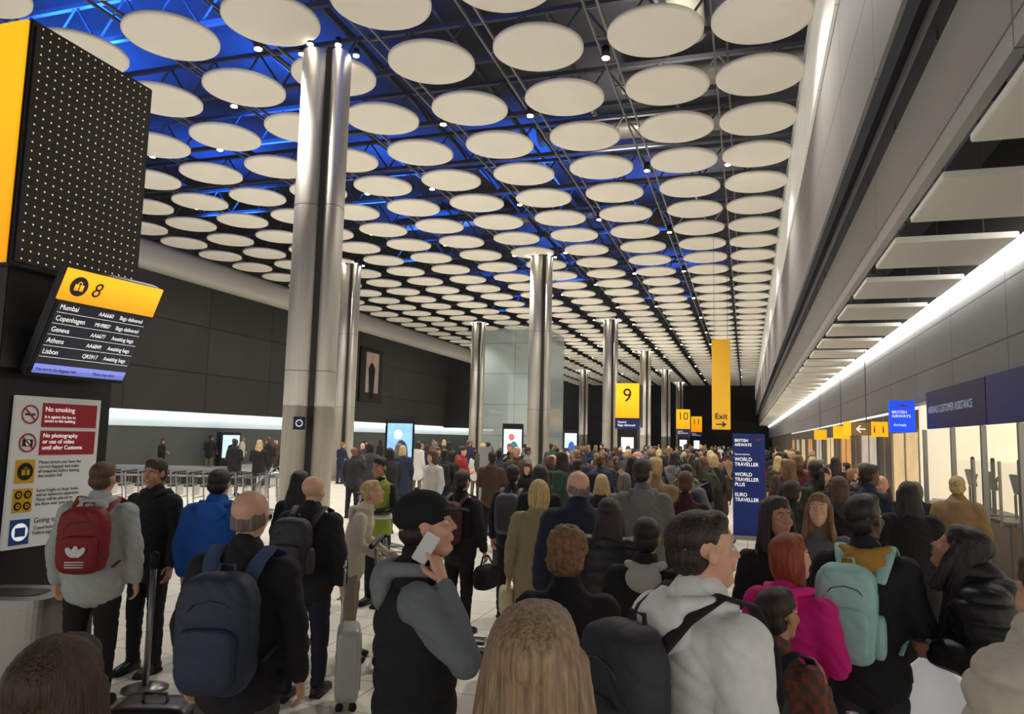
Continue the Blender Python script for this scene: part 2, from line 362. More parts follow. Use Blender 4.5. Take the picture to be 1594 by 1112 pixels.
def person(x,y,H,yaw,label,skin='fair',hair='short',hc='dark',top=(30,30,34),tname='jacket',trous=(28,28,32),arms='down',fine=False,**k):
    sp=dict(k); sp['hair']=hair; sp['arms']=ARMS[arms] if isinstance(arms,str) else arms
    vb=.006 if fine else .012
    P=obj('person',build_body(sp,vb,fine or 'plain'),skinmat(skin,SK[skin]),None,(x,y,0),(0,0,math.radians(yaw)),label,'person',scale=H/1.75)
    P.scale=(H/1.75*k.get('w',1),)*2+(H/1.75,)
    tv=k.get('tv',.0115)
    tm=k.get('tmat') or fabric('_%d_%d_%d'%top+('s' if k.get('shiny') else ''),top,.85 if not k.get('shiny') else .45)
    obj(tname,build_top(sp,tv),tm,P)
    if k.get('vest'): obj('shirt',build_sleeves(sp,tv),fabric('_%d_%d_%d'%k['vest'],k['vest']),P)
    if k.get('hoodc'): obj('hood',build_hood(sp,.01),fabric('_%d_%d_%d'%k['hoodc'],k['hoodc']),P)
    obj('trousers',build_trousers(sp,.013),fabric('_%d_%d_%d'%trous,trous),P)
    st=sp.get('stance',(0,0))
    sm=fabric('_shoe%d'%k.get('shoe',25),(k.get('shoe',25),)*3,.5)
    for s,dy in ((1,st[0]),(-1,st[1])): obj('shoe',build_shoe(s,dy),sm,P)
    if hair!='none':
        hm=build_hair(sp,k.get('hv',.0075)); obj('hair',hm,hairmat(hc,HC[hc]),P)
    if k.get('cap'): obj('baseball_cap',build_cap(sp),fabric('cap',(20,20,22)),P)
    if fine:
        HM=headM(sp.get('hy',0),sp.get('hp',0),sp.get('lean',0))
        for s in (1,-1):
            e=MB(); e.M=HM; e.ell((s*.029,.0735,.001),(.0115,.0115,.0095),12,8,0); e.ell((s*.029,.0825,.001),(.0052,.0038,.0052),10,6,1)
            obj('eye',e.mesh('eye',smooth=True),[mat('eye_white',(215,208,202),.3),mat('eye_iris',(40,26,18),.1)],P)
            e=MB(); e.M=HM; e.tube([(s*.014,.0885,.021),(s*.029,.087,.027),(s*.045,.075,.022)],[.0024,.003,.0018],6)
            obj('eyebrow',e.mesh('eyebrow',smooth=True),hairmat(hc,HC[hc]),P)
    PEOPLE.append((x,y)); P_sp[P.name]=sp
    return P
def backpack(P,rgb,label,z=1.2,w=.3,h=.46,d=.17,y=-.235,kind=0,trim=None,side=0,strapw=.03):
    sp=P_sp[P.name]; ln=sp.get('lean',0); yy=y-sp.get('bulk',0)+(z-.95)*ln
    B=MB(); B.ell((side,yy,z),(w/2,d/2,h/2),24,16,e1=.45,e2=.5)
    B.ell((side,yy+.01,z+h*.36),(w*.4,d*.42,h*.16),20,10,e1=.6,e2=.6)
    me=solid(B,.0095,2,folds(.008,7,0,2))
    m=fabric('_%d_%d_%d'%rgb+'b',rgb,.6)
    K=obj('backpack',me,m,None,P.location,P.rotation_euler,label,'backpack'); K.scale=P.scale
    q=MB(); q.ell((side,yy-d*.48,z-h*.16),(w*.38,d*.22,h*.26),20,12,e1=.45,e2=.45); obj('pocket',solid(q,.009,2,folds(.005,10)),m,K)
    mz=mat('zip_grey',(90,90,92),.4,.5)
    q=MB(); q.tube([(side-w*.36,yy-d*.42,z+h*.16),(side-w*.2,yy-d*.5,z+h*.28),(side,yy-d*.5,z+h*.31),(side+w*.2,yy-d*.5,z+h*.28),(side+w*.36,yy-d*.42,z+h*.16)],[.003]*5,6); obj('zip',q.mesh(smooth=True),mz,K)
    tm=fabric('_%d_%d_%d'%trim,trim) if trim else m
    q=MB(); q.tube([(side-.035,yy+d*.3,z+h*.47),(side-.03,yy+d*.3,z+h*.56),(side+.03,yy+d*.3,z+h*.56),(side+.035,yy+d*.3,z+h*.47)],[.008]*4,8); obj('handle',q.mesh(smooth=True),tm,K)
    g=sp.get('bulk',0)
    for s in (1,-1):
        q=MB(); q.tube([(s*.07,yy+d*.3,z+h*.34),(s*.1,-.105-g,1.445),(s*.112,-.02,1.478+g*1.1),(s*.118,.07+g,1.445+g),(s*.125,.135+g,1.34),(s*.135,.145+g,1.2),(s*(.165+g),.06,1.08),(s*.15,-.12-g,1.02)],[(strapw,.009)]*6+[(.012,.005)]*2,10,ref=(1,0,0)); obj('strap',q.mesh(smooth=True),tm,K)
        if kind==1:
            q=MB(); q.ell((side+s*w*.5,yy,z-h*.2),(.03,d*.35,h*.22),12,8,e1=.6,e2=.6); obj('side_pocket',q.mesh(smooth=True),m,K)
    return K
# ---- near people
M_plaid=plaidmat()
p1=person(-1.15,1.05,1.53,18,'dark-haired person in black coat seen from behind','fair','long','umber',(24,22,24),hv=.006)
p2=person(-4.28,4.16,1.66,28,'person in pale grey hoodie and black trousers wearing red backpack','fair','crop','brown',(174,180,177),'hoodie',(22,22,24),'down',hoodc=(184,190,187),bulk=.018,w=1.08,hy=-5)
b2=backpack(p2,(132,20,28),'dark red backpack with white mark worn over grey hoodie',z=1.22,w=.3,h=.45)
q=MB()
for a in (-.6,0,.6): q.ell((.0+.055*math.sin(a),-.383,1.135+.03*math.cos(a)),(.02,.004,.04),12,8,R=Matrix.Rotation(a,3,'Y'))
for i in range(3): q.box((0,-.383,1.095-.017*i),(.11,.004,.008))
obj('white_mark',q.mesh(smooth=True),M_white,b2)
p3=person(-4.55,4.95,1.66,185,'person in black jacket facing the queue beside barrier post','tan','short','dark',(24,25,30),'jacket',(30,30,34),'hold_r',fine=True,bulk=.015,hoodc=(26,27,32))
p4=person(-3.86,4.85,1.6,20,'person in bright blue hooded rain jacket','fair','short','black',(24,84,168),'jacket',(110,98,76),'hold_r',hoodc=(30,92,182),bulk=.026,fold=.016,hem=.8,w=1.08)
p5=person(-2.10,2.85,1.64,15,'balding person in dark jumper wearing navy backpack','fair','fringe','grey',(30,30,34),'jacket',(76,74,66),'down',bulk=.012,w=1.08,hv=.005,fold=.014)
backpack(p5,(42,52,72),'dark slate backpack worn by balding person in dark jumper',z=1.16,w=.31,h=.5,d=.19,trim=(62,80,112),strapw=.035)
p6=person(-3.08,4.92,1.58,10,'bald person in black jacket with black backpack and suitcase','fair','none','grey',(28,28,31),'jacket',(24,27,48),'down',bulk=.02,w=1.08,hy=-15,stance=(.05,-.1))
backpack(p6,(42,43,46),'black backpack worn by bald person in black jacket',z=1.2,w=.3,h=.46,kind=1,side=-.04)
p7=person(-3.25,5.85,1.5,-70,'person in cream hooded top leaning over trolley handle','fair','short','blonde',(212,202,182),'hoodie',(150,140,120),'push',fine=True,hoodc=(218,208,188),lean=.25,hp=-15)
p8=person(-3.87,5.95,1.55,5,'person with long black hair and black coat','tan','long','black',(20,20,22),'coat',(24,24,26),'down',hem=.6)
p9=person(-1.12,2.51,1.70,-62,'person in black quilted gilet and cap talking on phone','fair','cap','dark',(28,29,32),'gilet',(24,24,28),((.225,.15,1.20),(.128,.078,1.43),(-.235,-.02,1.13),(-.235,.08,.89)),fine=True,vest=(116,122,126),hoodc=(128,132,134),cap=True,puff=.014,bulk=.02,hp=-12,hy=-4,nR=(-.6,-.7,.2),hs=1,curl=.75,tv=.008,fold=.005)
p10=person(-.33,1.2,1.63,5,'person with long light brown hair seen from behind','fair','verylong','dblonde',(28,28,32),hv=.005,bulk=.01)
p11=person(-.14,2.40,1.69,-46,'young person in white hoodie wearing black backpack','fair','crop','dark',(240,239,236),'hoodie',(30,30,34),'down',fine=True,hoodc=(243,242,239),bulk=.026,fold=.013,w=1.06,hy=-18,hp=-6,tv=.009,hv=.006)
backpack(p11,(44,45,50),'black backpack with tan edged straps over white hoodie',z=1.19,w=.3,h=.46,d=.17,side=-.02,trim=(40,34,36),strapw=.03,kind=1)
p12=person(-.71,3.09,1.53,15,'person with short brown wavy hair in black coat','fair','curly','light',(24,24,26),'coat',(28,28,30),'front',bulk=.012,hy=-15,hem=.65,hv=.0065)
p13=person(-1.62,5.95,1.56,20,'blonde person in long beige wool coat','fair','bob','blonde',(150,134,104),'coat',(35,32,30),'down',hem=.45,bulk=.02)
p14=person(.18,3.62,1.50,-30,'red-haired person in bright pink hooded top','fair','bob','red',(214,24,126),'hoodie',(40,40,50),'front',fine=True,hoodc=(228,34,142),hy=-25,hp=-15,bulk=.015,fold=.015)
p15=person(.54,3.99,1.67,-12,'person in black jacket with mustard hood and mint backpack','dark','crop','black',(34,35,38),'jacket',(50,52,60),((.24,.0,1.13),(.27,.2,1.02),(-.235,-.03,1.13),(-.245,.05,.89)),fine=True,hoodc=(180,132,54),bulk=.016,hy=-30,hp=-10,fold=.015)
backpack(p15,(162,208,200),'pale mint backpack with long straps over dark jacket',z=1.2,w=.28,h=.45,d=.17,kind=1,trim=(168,212,205),side=-.07)
p16=person(.10,3.0,1.37,-35,'child in brown checked shirt carrying dark backpack','tan','short','dark',(110,60,45),'shirt',(35,35,40),'strap',fine=True,tmat=M_plaid,hy=-10,hp=-10)
backpack(p16,(36,38,44),'dark backpack slung on child in checked shirt',z=1.15,w=.3,h=.44,side=.04)
p17=person(.15,4.45,1.61,-150,'person with long dark hair in black top looking down','tan','long','dark',(26,24,26),'jacket',(28,28,30),'front',fine=True,hp=-8)
p18=person(1.12,3.85,1.55,72,'person in black quilted puffer coat leaning forward','tan','long','black',(26,26,28),'puffer_coat',(24,24,26),'front',puff=.016,bulk=.05,hem=.6,hp=-25,w=1.14,tv=.009,shiny=1,lean=.28)
p19=person(.80,2.42,1.62,40,'person in cream quilted puffer jacket','fair','short','brown',(216,208,190),'puffer_jacket',(70,70,72),'down',puff=.018,bulk=.065,hem=.8,w=1.12,tv=.009,lean=-.02)
p20=person(-.86,6.6,1.74,10,'person in grey hooded coat in the queue','fair','short','dark',(110,110,108),'hoodie',(30,30,34),'front',hoodc=(118,118,116),bulk=.02,hy=-25)
p21=person(-1.16,5.35,1.67,30,'balding person in navy padded jacket','fair','fringe','grey',(30,38,58),'jacket',(30,30,34),'down',bulk=.03,w=1.1,puff=.005,hv=.006)
p22=person(-.84,4.8,1.53,0,'person with long dark hair in black puffer jacket','fair','long','dark',(22,22,24),'puffer_jacket',(24,24,26),'front',bulk=.03,puff=.012,tv=.01,shiny=1)
p23=person(-.50,3.98,1.5,0,'dark-haired person in grey scarf and black coat','tan','short','black',(24,24,26),'jacket',(28,28,30),'front',hoodc=(180,176,170),bulk=.02)
p24=person(-1.99,7.35,1.63,10,'person with long dark hair in black jacket','tan','long','dark',(26,26,30),'jacket',(28,28,32),'down')
p25=person(-2.42,7.8,1.60,5,'person in navy jacket wearing grey backpack','fair','short','dark',(36,40,52),'jacket',(32,32,36),'down')
backpack(p25,(84,86,90),'grey backpack worn by person in navy jacket')
p26=person(-2.68,6.95,1.56,-10,'person in black jacket with backpack carrying duffel bag','fair','short','dark',(24,24,28),'jacket',(22,22,26),((.235,-.0,1.13),(.26,.08,.9),(-.235,-.03,1.13),(-.245,.05,.89)),bulk=.02)
backpack(p26,(74,30,36),'dark red backpack worn by person in black jacket')
p27=person(-3.98,7.74,1.64,170,'staff member in high visibility vest','tan','short','dark',(156,168,66),'high_visibility_vest',(26,28,34),'front',vest=(30,32,40),fine=True)
b=MB(); b.tube([(0,0,1.02),(0,0,1.07)],[(.179,.142)]*2,24,cap=False); obj('reflective_band',b.mesh(smooth=True),mat('reflective',(215,215,215),.3),p27)
p28=person(.46,5.45,1.58,170,'person with light brown hair in grey top looking at phone','fair','long','light',(100,97,97),'jumper',(35,35,40),'front',fine=True,hp=-15)
p29=person(.88,9.8,1.64,180,'staff member in dark suit and white shirt','fair','short','dark',(24,25,32),'suit_jacket',(24,25,32),'down')
p30=person(1.43,10.4,1.68,190,'staff member in dark suit near service desk','brown','short','black',(22,23,28),'suit_jacket',(22,23,28),'down')
p31=person(1.42,9.2,1.58,170,'person in black coat standing near service desk','fair','none','grey',(26,26,30),'coat',(26,26,30),'front')
p32=person(1.25,6.8,1.62,0,'person in long black coat','tan','long','black',(16,16,18),'coat',(18,18,20),'down',hem=.4,bulk=.03)
p33=person(-.55,7.27,1.62,0,'person in dark maroon jacket','fair','short','brown',(62,24,28),'jacket',(30,30,34),'down')
p34=person(.38,7.1,1.58,-20,'person in dark green parka','fair','short','dark',(44,48,40),'jacket',(30,30,34),'down',bulk=.03,hoodc=(40,44,36))
p35=person(.85,7.9,1.6,20,'person in black hooded coat','fair','long','brown',(22,22,24),'coat',(22,22,24),'down',hoodc=(60,54,48))
def thing_at(P,pts_fn,name,label,cat,mats,smooth=True,bevel=0):
    b=MB(); pts_fn(b); o=obj(name,b.mesh(name,smooth=smooth,bevel=bevel),mats,None,P.location,P.rotation_euler,label,cat); o.scale=P.scale; return o
thing_at(p9,lambda b:b.box((.099,.014,1.556),(.009,.056,.11),R=Matrix.Rotation(math.radians(-30),3,'X')),'mobile_phone','white mobile phone held to the ear','phone',mat('phone_white',(225,225,225),.25),False,.003)
def duf(b): b.ell((.29,.1,.62),(.09,.2,.13),20,12,e1=.5,e2=.6); b.tube([(.29,-.05,.72),(.28,.03,.84),(.28,.14,.84),(.29,.25,.72)],[.01]*4,8)
thing_at(p26,duf,'duffel_bag','black duffel bag carried in one hand','bag',fabric('duffel',(18,18,20)))
def plast(b): b.tube([(.27,.22,.46),(.27,.22,.62),(.27,.22,.82),(.27,.22,.93),(.27,.22,1.0)],[(.16,.08),(.2,.1),(.17,.085),(.06,.03),(.012,.012)],18)
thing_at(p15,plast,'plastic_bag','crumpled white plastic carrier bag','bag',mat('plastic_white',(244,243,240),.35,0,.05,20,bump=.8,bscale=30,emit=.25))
def crut(b):
    b.tube([(.02,.30,.0),(.05,.27,.5),(.08,.25,.9)],[.012,.011,.011],10); b.tube([(.08,.25,.9),(.09,.22,1.12)],[.012,.012],10); b.tube([(.08,.25,.88),(.08,.35,.89)],[.014,.014],10)
thing_at(p15,crut,'crutch','grey metal walking crutch','crutch',M_steel2)
def handb(b): b.ell((-.27,.08,.66),(.07,.16,.12),20,12,e1=.5,e2=.5); b.tube([(-.27,-.03,.76),(-.26,.04,.88),(-.26,.12,.88),(-.27,.18,.76)],[.009]*4,8)
thing_at(p13,handb,'handbag','cream leather handbag held in hand','bag',mat('leather_cream',(205,190,150),.5))
def suitcase(x,y,rz,rgb,label,h=.55,w=.38,d=.22,hand_=True):
    b=MB(); b.ell((0,0,h/2+.05),(w/2,d/2,h/2),28,18,e1=.3,e2=.3); me=b.mesh('s',smooth=True)
    m=mat('case_%d_%d_%d'%rgb,rgb,.35,.1,.05)
    S=obj('suitcase',me,m,None,(x,y,0),(0,0,math.radians(rz)),label,'suitcase')
    for sx in (1,-1):
        for sy in (1,-1):
            b=MB(); b.tube([(sx*(w/2-.05)-.012,sy*(d/2-.04),.028),(sx*(w/2-.05)+.012,sy*(d/2-.04),.028)],[.028,.028],14,cap=False); obj('wheel',b.mesh(smooth=True),M_rubber,S)
    for i in range(4):
        b=MB(); xx=-w*.33+i*w*.22; b.tube([(xx,-d/2-.001,.14),(xx,-d/2-.001,h-.04)],[.006,.006],6); obj('rib',b.mesh(smooth=True),m,S)
    b=MB(); top=h+.05
    if hand_:
        b.tube([(-.09,d*.3,top-.1),(-.09,d*.3,top+.42),(.09,d*.3,top+.42),(.09,d*.3,top-.1)],[.008]*4,8); b.tube([(-.1,d*.3,top+.42),(.1,d*.3,top+.42)],[.015,.015],10)
    else: b.tube([(-.06,0,top-.02),(-.05,0,top+.03),(.05,0,top+.03),(.06,0,top-.02)],[.009]*4,8)
    obj('handle',b.mesh(smooth=True),M_black if not hand_ else M_steel2,S)
    return S
suitcase(-2.70,4.88,119,(165,165,160),'silver grey hard shell suitcase with raised handle',.5,.34,.17)
suitcase(-2.62,2.95,20,(24,24,26),'black suitcase beside person with navy backpack',.6,.4,.26,False)
suitcase(-4.3,5.5,10,(36,42,54),'dark blue suitcase beside barrier post',.6,.4,.24,True)
suitcase(-3.3,10.3,0,(28,28,30),'small black cabin suitcase on open floor',.42,.3,.2)
suitcase(-2.0,9.4,30,(45,40,42),'dark trolley suitcase in the queue',.55,.36,.22)
# ---- crowd templates
def crowd_template(seed,hair,arms,hem,bulk,lean=0,hood=False,bag=False):
    sp=dict(hair=hair,arms=ARMS[arms],hem=hem,bulk=bulk,lean=lean,hood=hood,hy=random.uniform(-30,30),stance=(.04,-.03),seed=seed)
    parts=[build_body(sp,.02,'crowd'),build_top(sp,.018),build_trousers(sp,.022)]
    if hair!='none': parts.append(build_hair(sp,.012))
    bm=bmesh.new()
    def addm(me,i,sm=True):
        n=len(bm.faces); bm.from_mesh(me); bm.faces.ensure_lookup_table()
        for f in bm.faces[n:]: f.material_index=i; f.smooth=sm
    for i,p in enumerate(parts): addm(p,i)
    for s,dy in ((1,.04),(-1,-.03)): addm(build_shoe(s,dy),4)
    h=MB()
    for s,i in ((1,0),(-1,2)):
        E=lshear(ARMS[arms][i],lean);W_=lshear(ARMS[arms][i+1],lean); hand(h,W_,(W_-E),(-s,0.1,0),s,.6)
    addm(h.mesh(),0)
    if bag:
        b=MB(); b.ell((0,-.235-bulk,1.2),(.15,.09,.23),14,10,e1=.5,e2=.5); addm(b.mesh(),5)
    me=bpy.data.meshes.new('person'); bm.to_mesh(me); bm.free(); dm=fabric('_28_28_32',(28,28,32))
    for i in range(6): me.materials.append(dm)
    return me
TPL=[crowd_template(1,'short','down',.86,.01),crowd_template(2,'long','front',.8,.015),crowd_template(3,'short','front',.84,.02,0,True),
 crowd_template(4,'bob','down',.55,.02),crowd_template(5,'crop','pockets',.86,.012,0,False,True),crowd_template(6,'long','down',.6,.02,0,True),
 crowd_template(7,'crop','push',.86,.01,.14),crowd_template(8,'pony','strap',.84,.01,0,False,True),crowd_template(9,'none','wave',.86,.01),crowd_template(10,'short','hold_r',.84,.03,.05,True)]
TC=[('black',(22,22,24),12),('dark grey',(54,56,60),7),('navy',(28,36,60),8),('charcoal',(38,38,42),7),('olive',(64,64,48),3),('tan',(140,114,80),2),('grey',(108,108,108),4),('maroon',(84,28,34),2),('red',(140,30,34),2),('cream',(190,182,164),1),('blue',(40,70,128),2),('brown',(76,54,42),3),('white',(200,198,192),1),('green',(40,68,54),1)]
POOL=[t for t in TC for _ in range(t[2])]
def crowd_person(x,y,yaw,H=None,col=None,tpl=None):
    me=random.choice(TPL) if tpl is None else TPL[tpl]
    n,rgb,_=col or random.choice(POOL)
    tr=random.choice([('black',(24,24,26)),('dark blue',(34,42,64)),('grey',(60,60,62)),('khaki',(100,90,68))])
    hcs=random.choice(['black','dark','dark','brown','light','blonde','grey','dark'])
    o=obj('person',me,None,None,(x,y,0),(0,0,math.radians(yaw)),'person in %s top and %s trousers waiting in hall'%(n,tr[0]),'person','travellers waiting in the arrivals hall')
    o.scale=((H or random.uniform(1.48,1.74))/1.75,)*3
    for i,m in enumerate([skinmat(*random.choice(list((k,SK[k]) for k in ('fair','fair','tan','brown')))),fabric('_%d_%d_%d'%rgb,rgb),fabric('_%d_%d_%d'%tr[1],tr[1]),hairmat(hcs,HC[hcs]),M_rubber,fabric('_bag%d'%random.randint(0,2),random.choice([(30,30,34),(40,48,70),(70,30,34)]))]):
        o.material_slots[i].link='OBJECT'; o.material_slots[i].material=m
    PEOPLE.append((x,y))
    return o
OBST=[(-7.45,11.4,.9),(-7.45,27.1,.9),(-15.6,26.9,.9),(-7.45,42.8,.9),(-9.7,20,.7),(-9,28.9,.7),(-6.0,40.5,1.3),(-.0,15.8,.5),(-19,21.5,3.2),(-13.2,14.8,1.6),(-11.7,15.3,1.6),(-10.2,15.8,1.2),(2.1,11.1,.6),(-4.9,14,.5),(-3.3,10.3,.5),(-2,9.4,.5),(-.78,10.6,.7),(2.45,11.3,.5),(2.45,10.3,.5),(-9.3,17.6,.8),(-5.2,10.6,.8)]
def scatter(n,x0,x1,y0,y1,md,away=.8,bias=1.0):
    c=0;t=0
    while c<n and t<n*60:
        t+=1; x=random.uniform(x0,x1); y=y0+(y1-y0)*random.random()**bias
        if y<15.6 and abs(x)<.5: continue
        if any((x-a)**2+(y-b)**2<md*md for a,b in PEOPLE): continue
        if any((x-a)**2+(y-b)**2<r_*r_ for a,b,r_ in OBST): continue
        yaw=random.gauss(5,35) if random.random()<away else random.uniform(0,360)
        crowd_person(x,y,yaw); c+=1
scatter(64,-1.7,2.1,8.2,18,.62,.8,.9)
scatter(66,-4.2,2.0,14,34,.75,.8,1.2)
scatter(44,-5.5,1.8,30,70,.9,.7)
scatter(64,-12,-4.2,15,40,.85,.5,1.3)
scatter(8,-3.8,-1.8,11.5,15,.8,.7)
scatter(22,-22,-10,18.5,34,.9,.4)
for x,y,yw,ci in [(-14.4,18.7,10,0),(-13.7,18.9,30,0),(-12.2,18.6,-20,1),(-11.3,17.9,160,3),(-8.5,15.3,0,5),(-6.0,16,10,5),(-5.8,14.0,20,0),(-5.3,12.3,150,12),(-4.3,12.6,10,11),(-7.9,16.5,40,2),(-6.6,13.2,60,3),(-5.1,15.4,10,2)]:
    if all((x-a)**2+(y-b)**2>.36 for a,b in PEOPLE): crowd_person(x,y,yw,1.64,TC[ci])
# =================================================================== ROOM
M_floor=mat('stone_floor',(232,226,210),.3,0,.05,2.5,brick=(.9,.6,.007,(160,153,140),'xy'))
struct('floor',(-11.6,44,-.05),(32,112,.1),M_floor)
M_slab=mat('roof_slab',(40,41,45),.9,0,.3,.6)
struct('ceiling',(-11.6,46,12.1),(34,118,.2),M_slab)
M_wallL=mat('dark_wall_panels',(68,67,66),.55,0,.08,.4,brick=(5.2,2.35,.035,(30,30,30),'yz'))
struct('wall_left',(-26.1,30,7.35),(.2,84,9.2),M_wallL)
M_wallL2=mat('lower_wall',(110,112,112),.6,0,.06,1)
struct('wall_left_lower',(-27.6,44,1.4),(.2,112,2.8),M_wallL2)
struct('trim_1',(-26.85,30,2.78),(1.5,84,.06),M_white)
stripL=mat('cove_white',(225,240,245),.5,emit=4.0,ergb=(218,238,245))
obj('cove_light',(lambda b:(b.box((0,0,0),(.1,84,.14)),b.mesh())[1])(MB()),stripL,None,(-27.3,38,2.65),label='long white light band under dark wall',cat='light')
struct('trim_9',(-27.48,38,2.36),(.04,84,.68),mat('cove_back',(235,240,240),.6,emit=.35,ergb=(220,236,240)))
struct('wall_back',(-11.6,100,6),(34,.2,12),mat('end_wall',(38,38,40),.7,0,.1,.5,brick=(4,2.4,.05,(20,20,20),'xz')))
struct('wall_left_return',(-23.2,63,6.2),(6,.3,7.2),mat('end_wall2',(58,57,56),.7))
b=MB(); b.tube([(0,-36,0),(0,36,0)],[(.5,.55),(.5,.55)],16,e=.6); obj('trim_2',b.mesh('t',smooth=True),mat('bulkhead_grey',(165,162,155),.6),None,(-22.6,40,8.75),kind='structure')
M_fas=mat('fascia_panels',(122,120,116),.55,0,.03,1,brick=(2.4,1.25,.014,(70,68,64),'yz'))
struct('trim_3',(1.17,44,6.9),(.04,112,3.3),M_fas)
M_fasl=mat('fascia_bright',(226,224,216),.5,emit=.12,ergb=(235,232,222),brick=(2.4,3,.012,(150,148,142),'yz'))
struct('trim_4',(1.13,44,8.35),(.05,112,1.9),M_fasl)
struct('trim_5',(1.55,44,4.7),(.08,112,.94),mat('beam_face',(146,142,134),.55,0,.03,1,brick=(4.8,1.1,.012,(80,78,74),'yz')))
struct('trim_6',(2.6,44,5.5),(2.4,112,.1),M_darkgap)
struct('wall_right',(2.8,44,3.3),(.2,112,1.36),mat('right_wall_panels',(138,139,143),.5,0,.03,1,brick=(2.3,.62,.01,(72,72,76),'yz')))
struct('wall_right_upper',(2.95,44,4.75),(.2,112,1.5),M_darkgap)
stripR=mat('cove_strip',(255,253,246),.5,emit=17,ergb=(255,252,244))
obj('linear_light',(lambda b:(b.box((0,0,0),(.03,92,.09)),b.mesh())[1])(MB()),stripR,None,(2.62,52,3.97),label='continuous bright linear light along wall top',cat='light')
M_acou=mat('acoustic_white',(218,214,202),.7)
b=MB(); b.box((0,0,0),(1.08,1.2,.06)); me=b.mesh('p',bevel=.008)
b=MB()
for sx in (-.4,.4): b.tube([(sx,0,.03),(sx,0,1.48)],[.008,.008],6)
b.box((0,0,1.4),(.84,.03,.03))
hme=b.mesh('h')
for i in range(46):
    y=4.9+1.92*i
    if y>94: break
    o=obj('acoustic_panel',me,M_acou,None,(1.99,y,3.97),label='white suspended acoustic panel above the service wall',cat='ceiling panel',group='acoustic panels along the service wall')
    obj('hanger',hme,M_beam,o)
for j,(x,z) in enumerate([(1.38,5.41),(2.0,5.41),(2.4,5.41)]):
    b=MB(); b.tube([(0,-45,0),(0,45,0)],[.035,.035],8); obj('pipe',b.mesh(smooth=True),M_beam,None,(x if x>1.4 else 1.46,48,z),label='dark service pipe in ceiling slot',cat='pipe',group='service pipes')
for i in range(24):
    boxo('bracket',(2.04,4.0+i*3.84,5.32),(.7,.05,.26),M_beam,label='dark steel bracket in ceiling slot',cat='bracket',group='slot brackets')
# roof structure: trusses
b=MB()
for zz,t in ((.45,.1),(-.45,.1)): b.box((0,0,zz),(26,t,t))
n=20
for k in range(n):
    x0=-13+26*k/n; x1=x0+26/n
    b.tube([(x0,0,-.45),((x0+x1)/2,0,.45)],[.028,.028],5,cap=False); b.tube([((x0+x1)/2,0,.45),(x1,0,-.45)],[.028,.028],5,cap=False)
tme=b.mesh('truss')
for i in range(34):
    obj('roof_truss',tme,M_beam,None,(-11.6,6+i*2.74,10.35),label='dark steel lattice roof truss above the discs',cat='roof truss',group='roof trusses')
for i in range(10):
    b=MB(); b.box((0,0,0),(.07,92,.16)); obj('purlin',b.mesh(),M_beam,None,(.6-2.3*i,50,11.0),label='dark steel purlin running along the hall',cat='beam',group='roof purlins')
for i in range(11):
    x=-.4-2.09*i
    b=MB(); b.box((-.12,0,0),(.035,92,.06)); b.box((.12,0,0),(.035,92,.06))
    for k in range(92): b.box((0,-45+1*k,0),(.24,.025,.025))
    obj('cable_tray',b.mesh(),mat('tray_grey',(112,111,107),.5,.4),None,(x,50,9.35),label='grey cable tray running between disc rows',cat='cable tray',group='ceiling cable trays')
for x,y,ln,rz in [(-.6,19,5,90),(-3.2,22,6,90),(-10,30,10,90),(-1.2,15,4,0)]:
    b=MB(); b.tube([(0,-ln/2,0),(0,ln/2,0)],[(.4,.26),(.4,.26)],18,cap=False); obj('air_duct',b.mesh(smooth=True),mat('duct',(150,146,134),.45,.4),None,(x,y,11.4),(0,0,math.radians(rz)),'pale metal air duct above the discs','duct','air ducts')
b=MB(); b.tube([(0,0,-.05),(0,0,-.035),(0,0,.02),(0,0,.045)],[.77,.82,.82,.77],48,cap=False); dme=b.mesh('disc'); dme.polygons.foreach_set('use_smooth',[len(p.vertices)==4 for p in dme.polygons])
cells=[]
for j in range(-1,42):
    for i in range(-1,10):
        cells.append((-1.44-2.09*i if i>=0 else .31,10.25+2.055*j))
cells.sort(key=lambda c:(c[0]**2+c[1]**2))
for c in cells[:300]:
    obj('ceiling_disc',dme,M_disc,None,(c[0],c[1],8.92),label='large round off-white suspended ceiling disc',cat='ceiling disc',group='suspended ceiling discs')
far=MB()
for c in cells[300:]:
    far.M=Matrix.Translation((c[0],c[1],8.92)); far.tube([(0,0,-.05),(0,0,.045)],[.82,.82],24,cap=False)
obj('ceiling_disc',far.mesh(),M_disc,None,(0,0,0),label='many distant round off-white ceiling discs',cat='ceiling disc',group='suspended ceiling discs',kind='stuff')
def fixture(x,y,power):
    D=empty('downlight',(x,y,9.08),(0,0,0),'small cylindrical ceiling spotlight glowing warm white','light','ceiling downlights')
    b=MB(); b.tube([(0,0,.02),(0,0,.24)],[.085,.075],16,cap=False); obj('housing',b.mesh(smooth=True),M_black,D)
    b=MB(); b.tube([(0,0,.0),(0,0,.018)],[.07,.07],16,cap=False); obj('lamp',b.mesh(smooth=True),M_lamp,D)
    if power:
        l=bpy.data.lights.new('spot','SPOT'); l.energy=power; l.spot_size=math.radians(125); l.spot_blend=.7; l.color=(1,.95,.88); l.shadow_soft_size=.12
        lo=bpy.data.objects.new('downlight_lamp',l); COL.objects.link(lo); lo.location=(x,y,9.02)
for i,x in enumerate([-.4,-4.57,-8.75,-12.9,-17.1]):
    for j in range(11):
        y=11.3+8.22*j+(4.1 if i%2 else 0)
        if y<92: fixture(x,y,1000 if j<7 else 0)
for i,x in enumerate([-2.48,-6.66,-10.84,-15.0,-19.2]):
    for j in range(9):
        y=13.3+6.165*j+(2.055 if i%2 else 0)
        fixture(x,y,0)
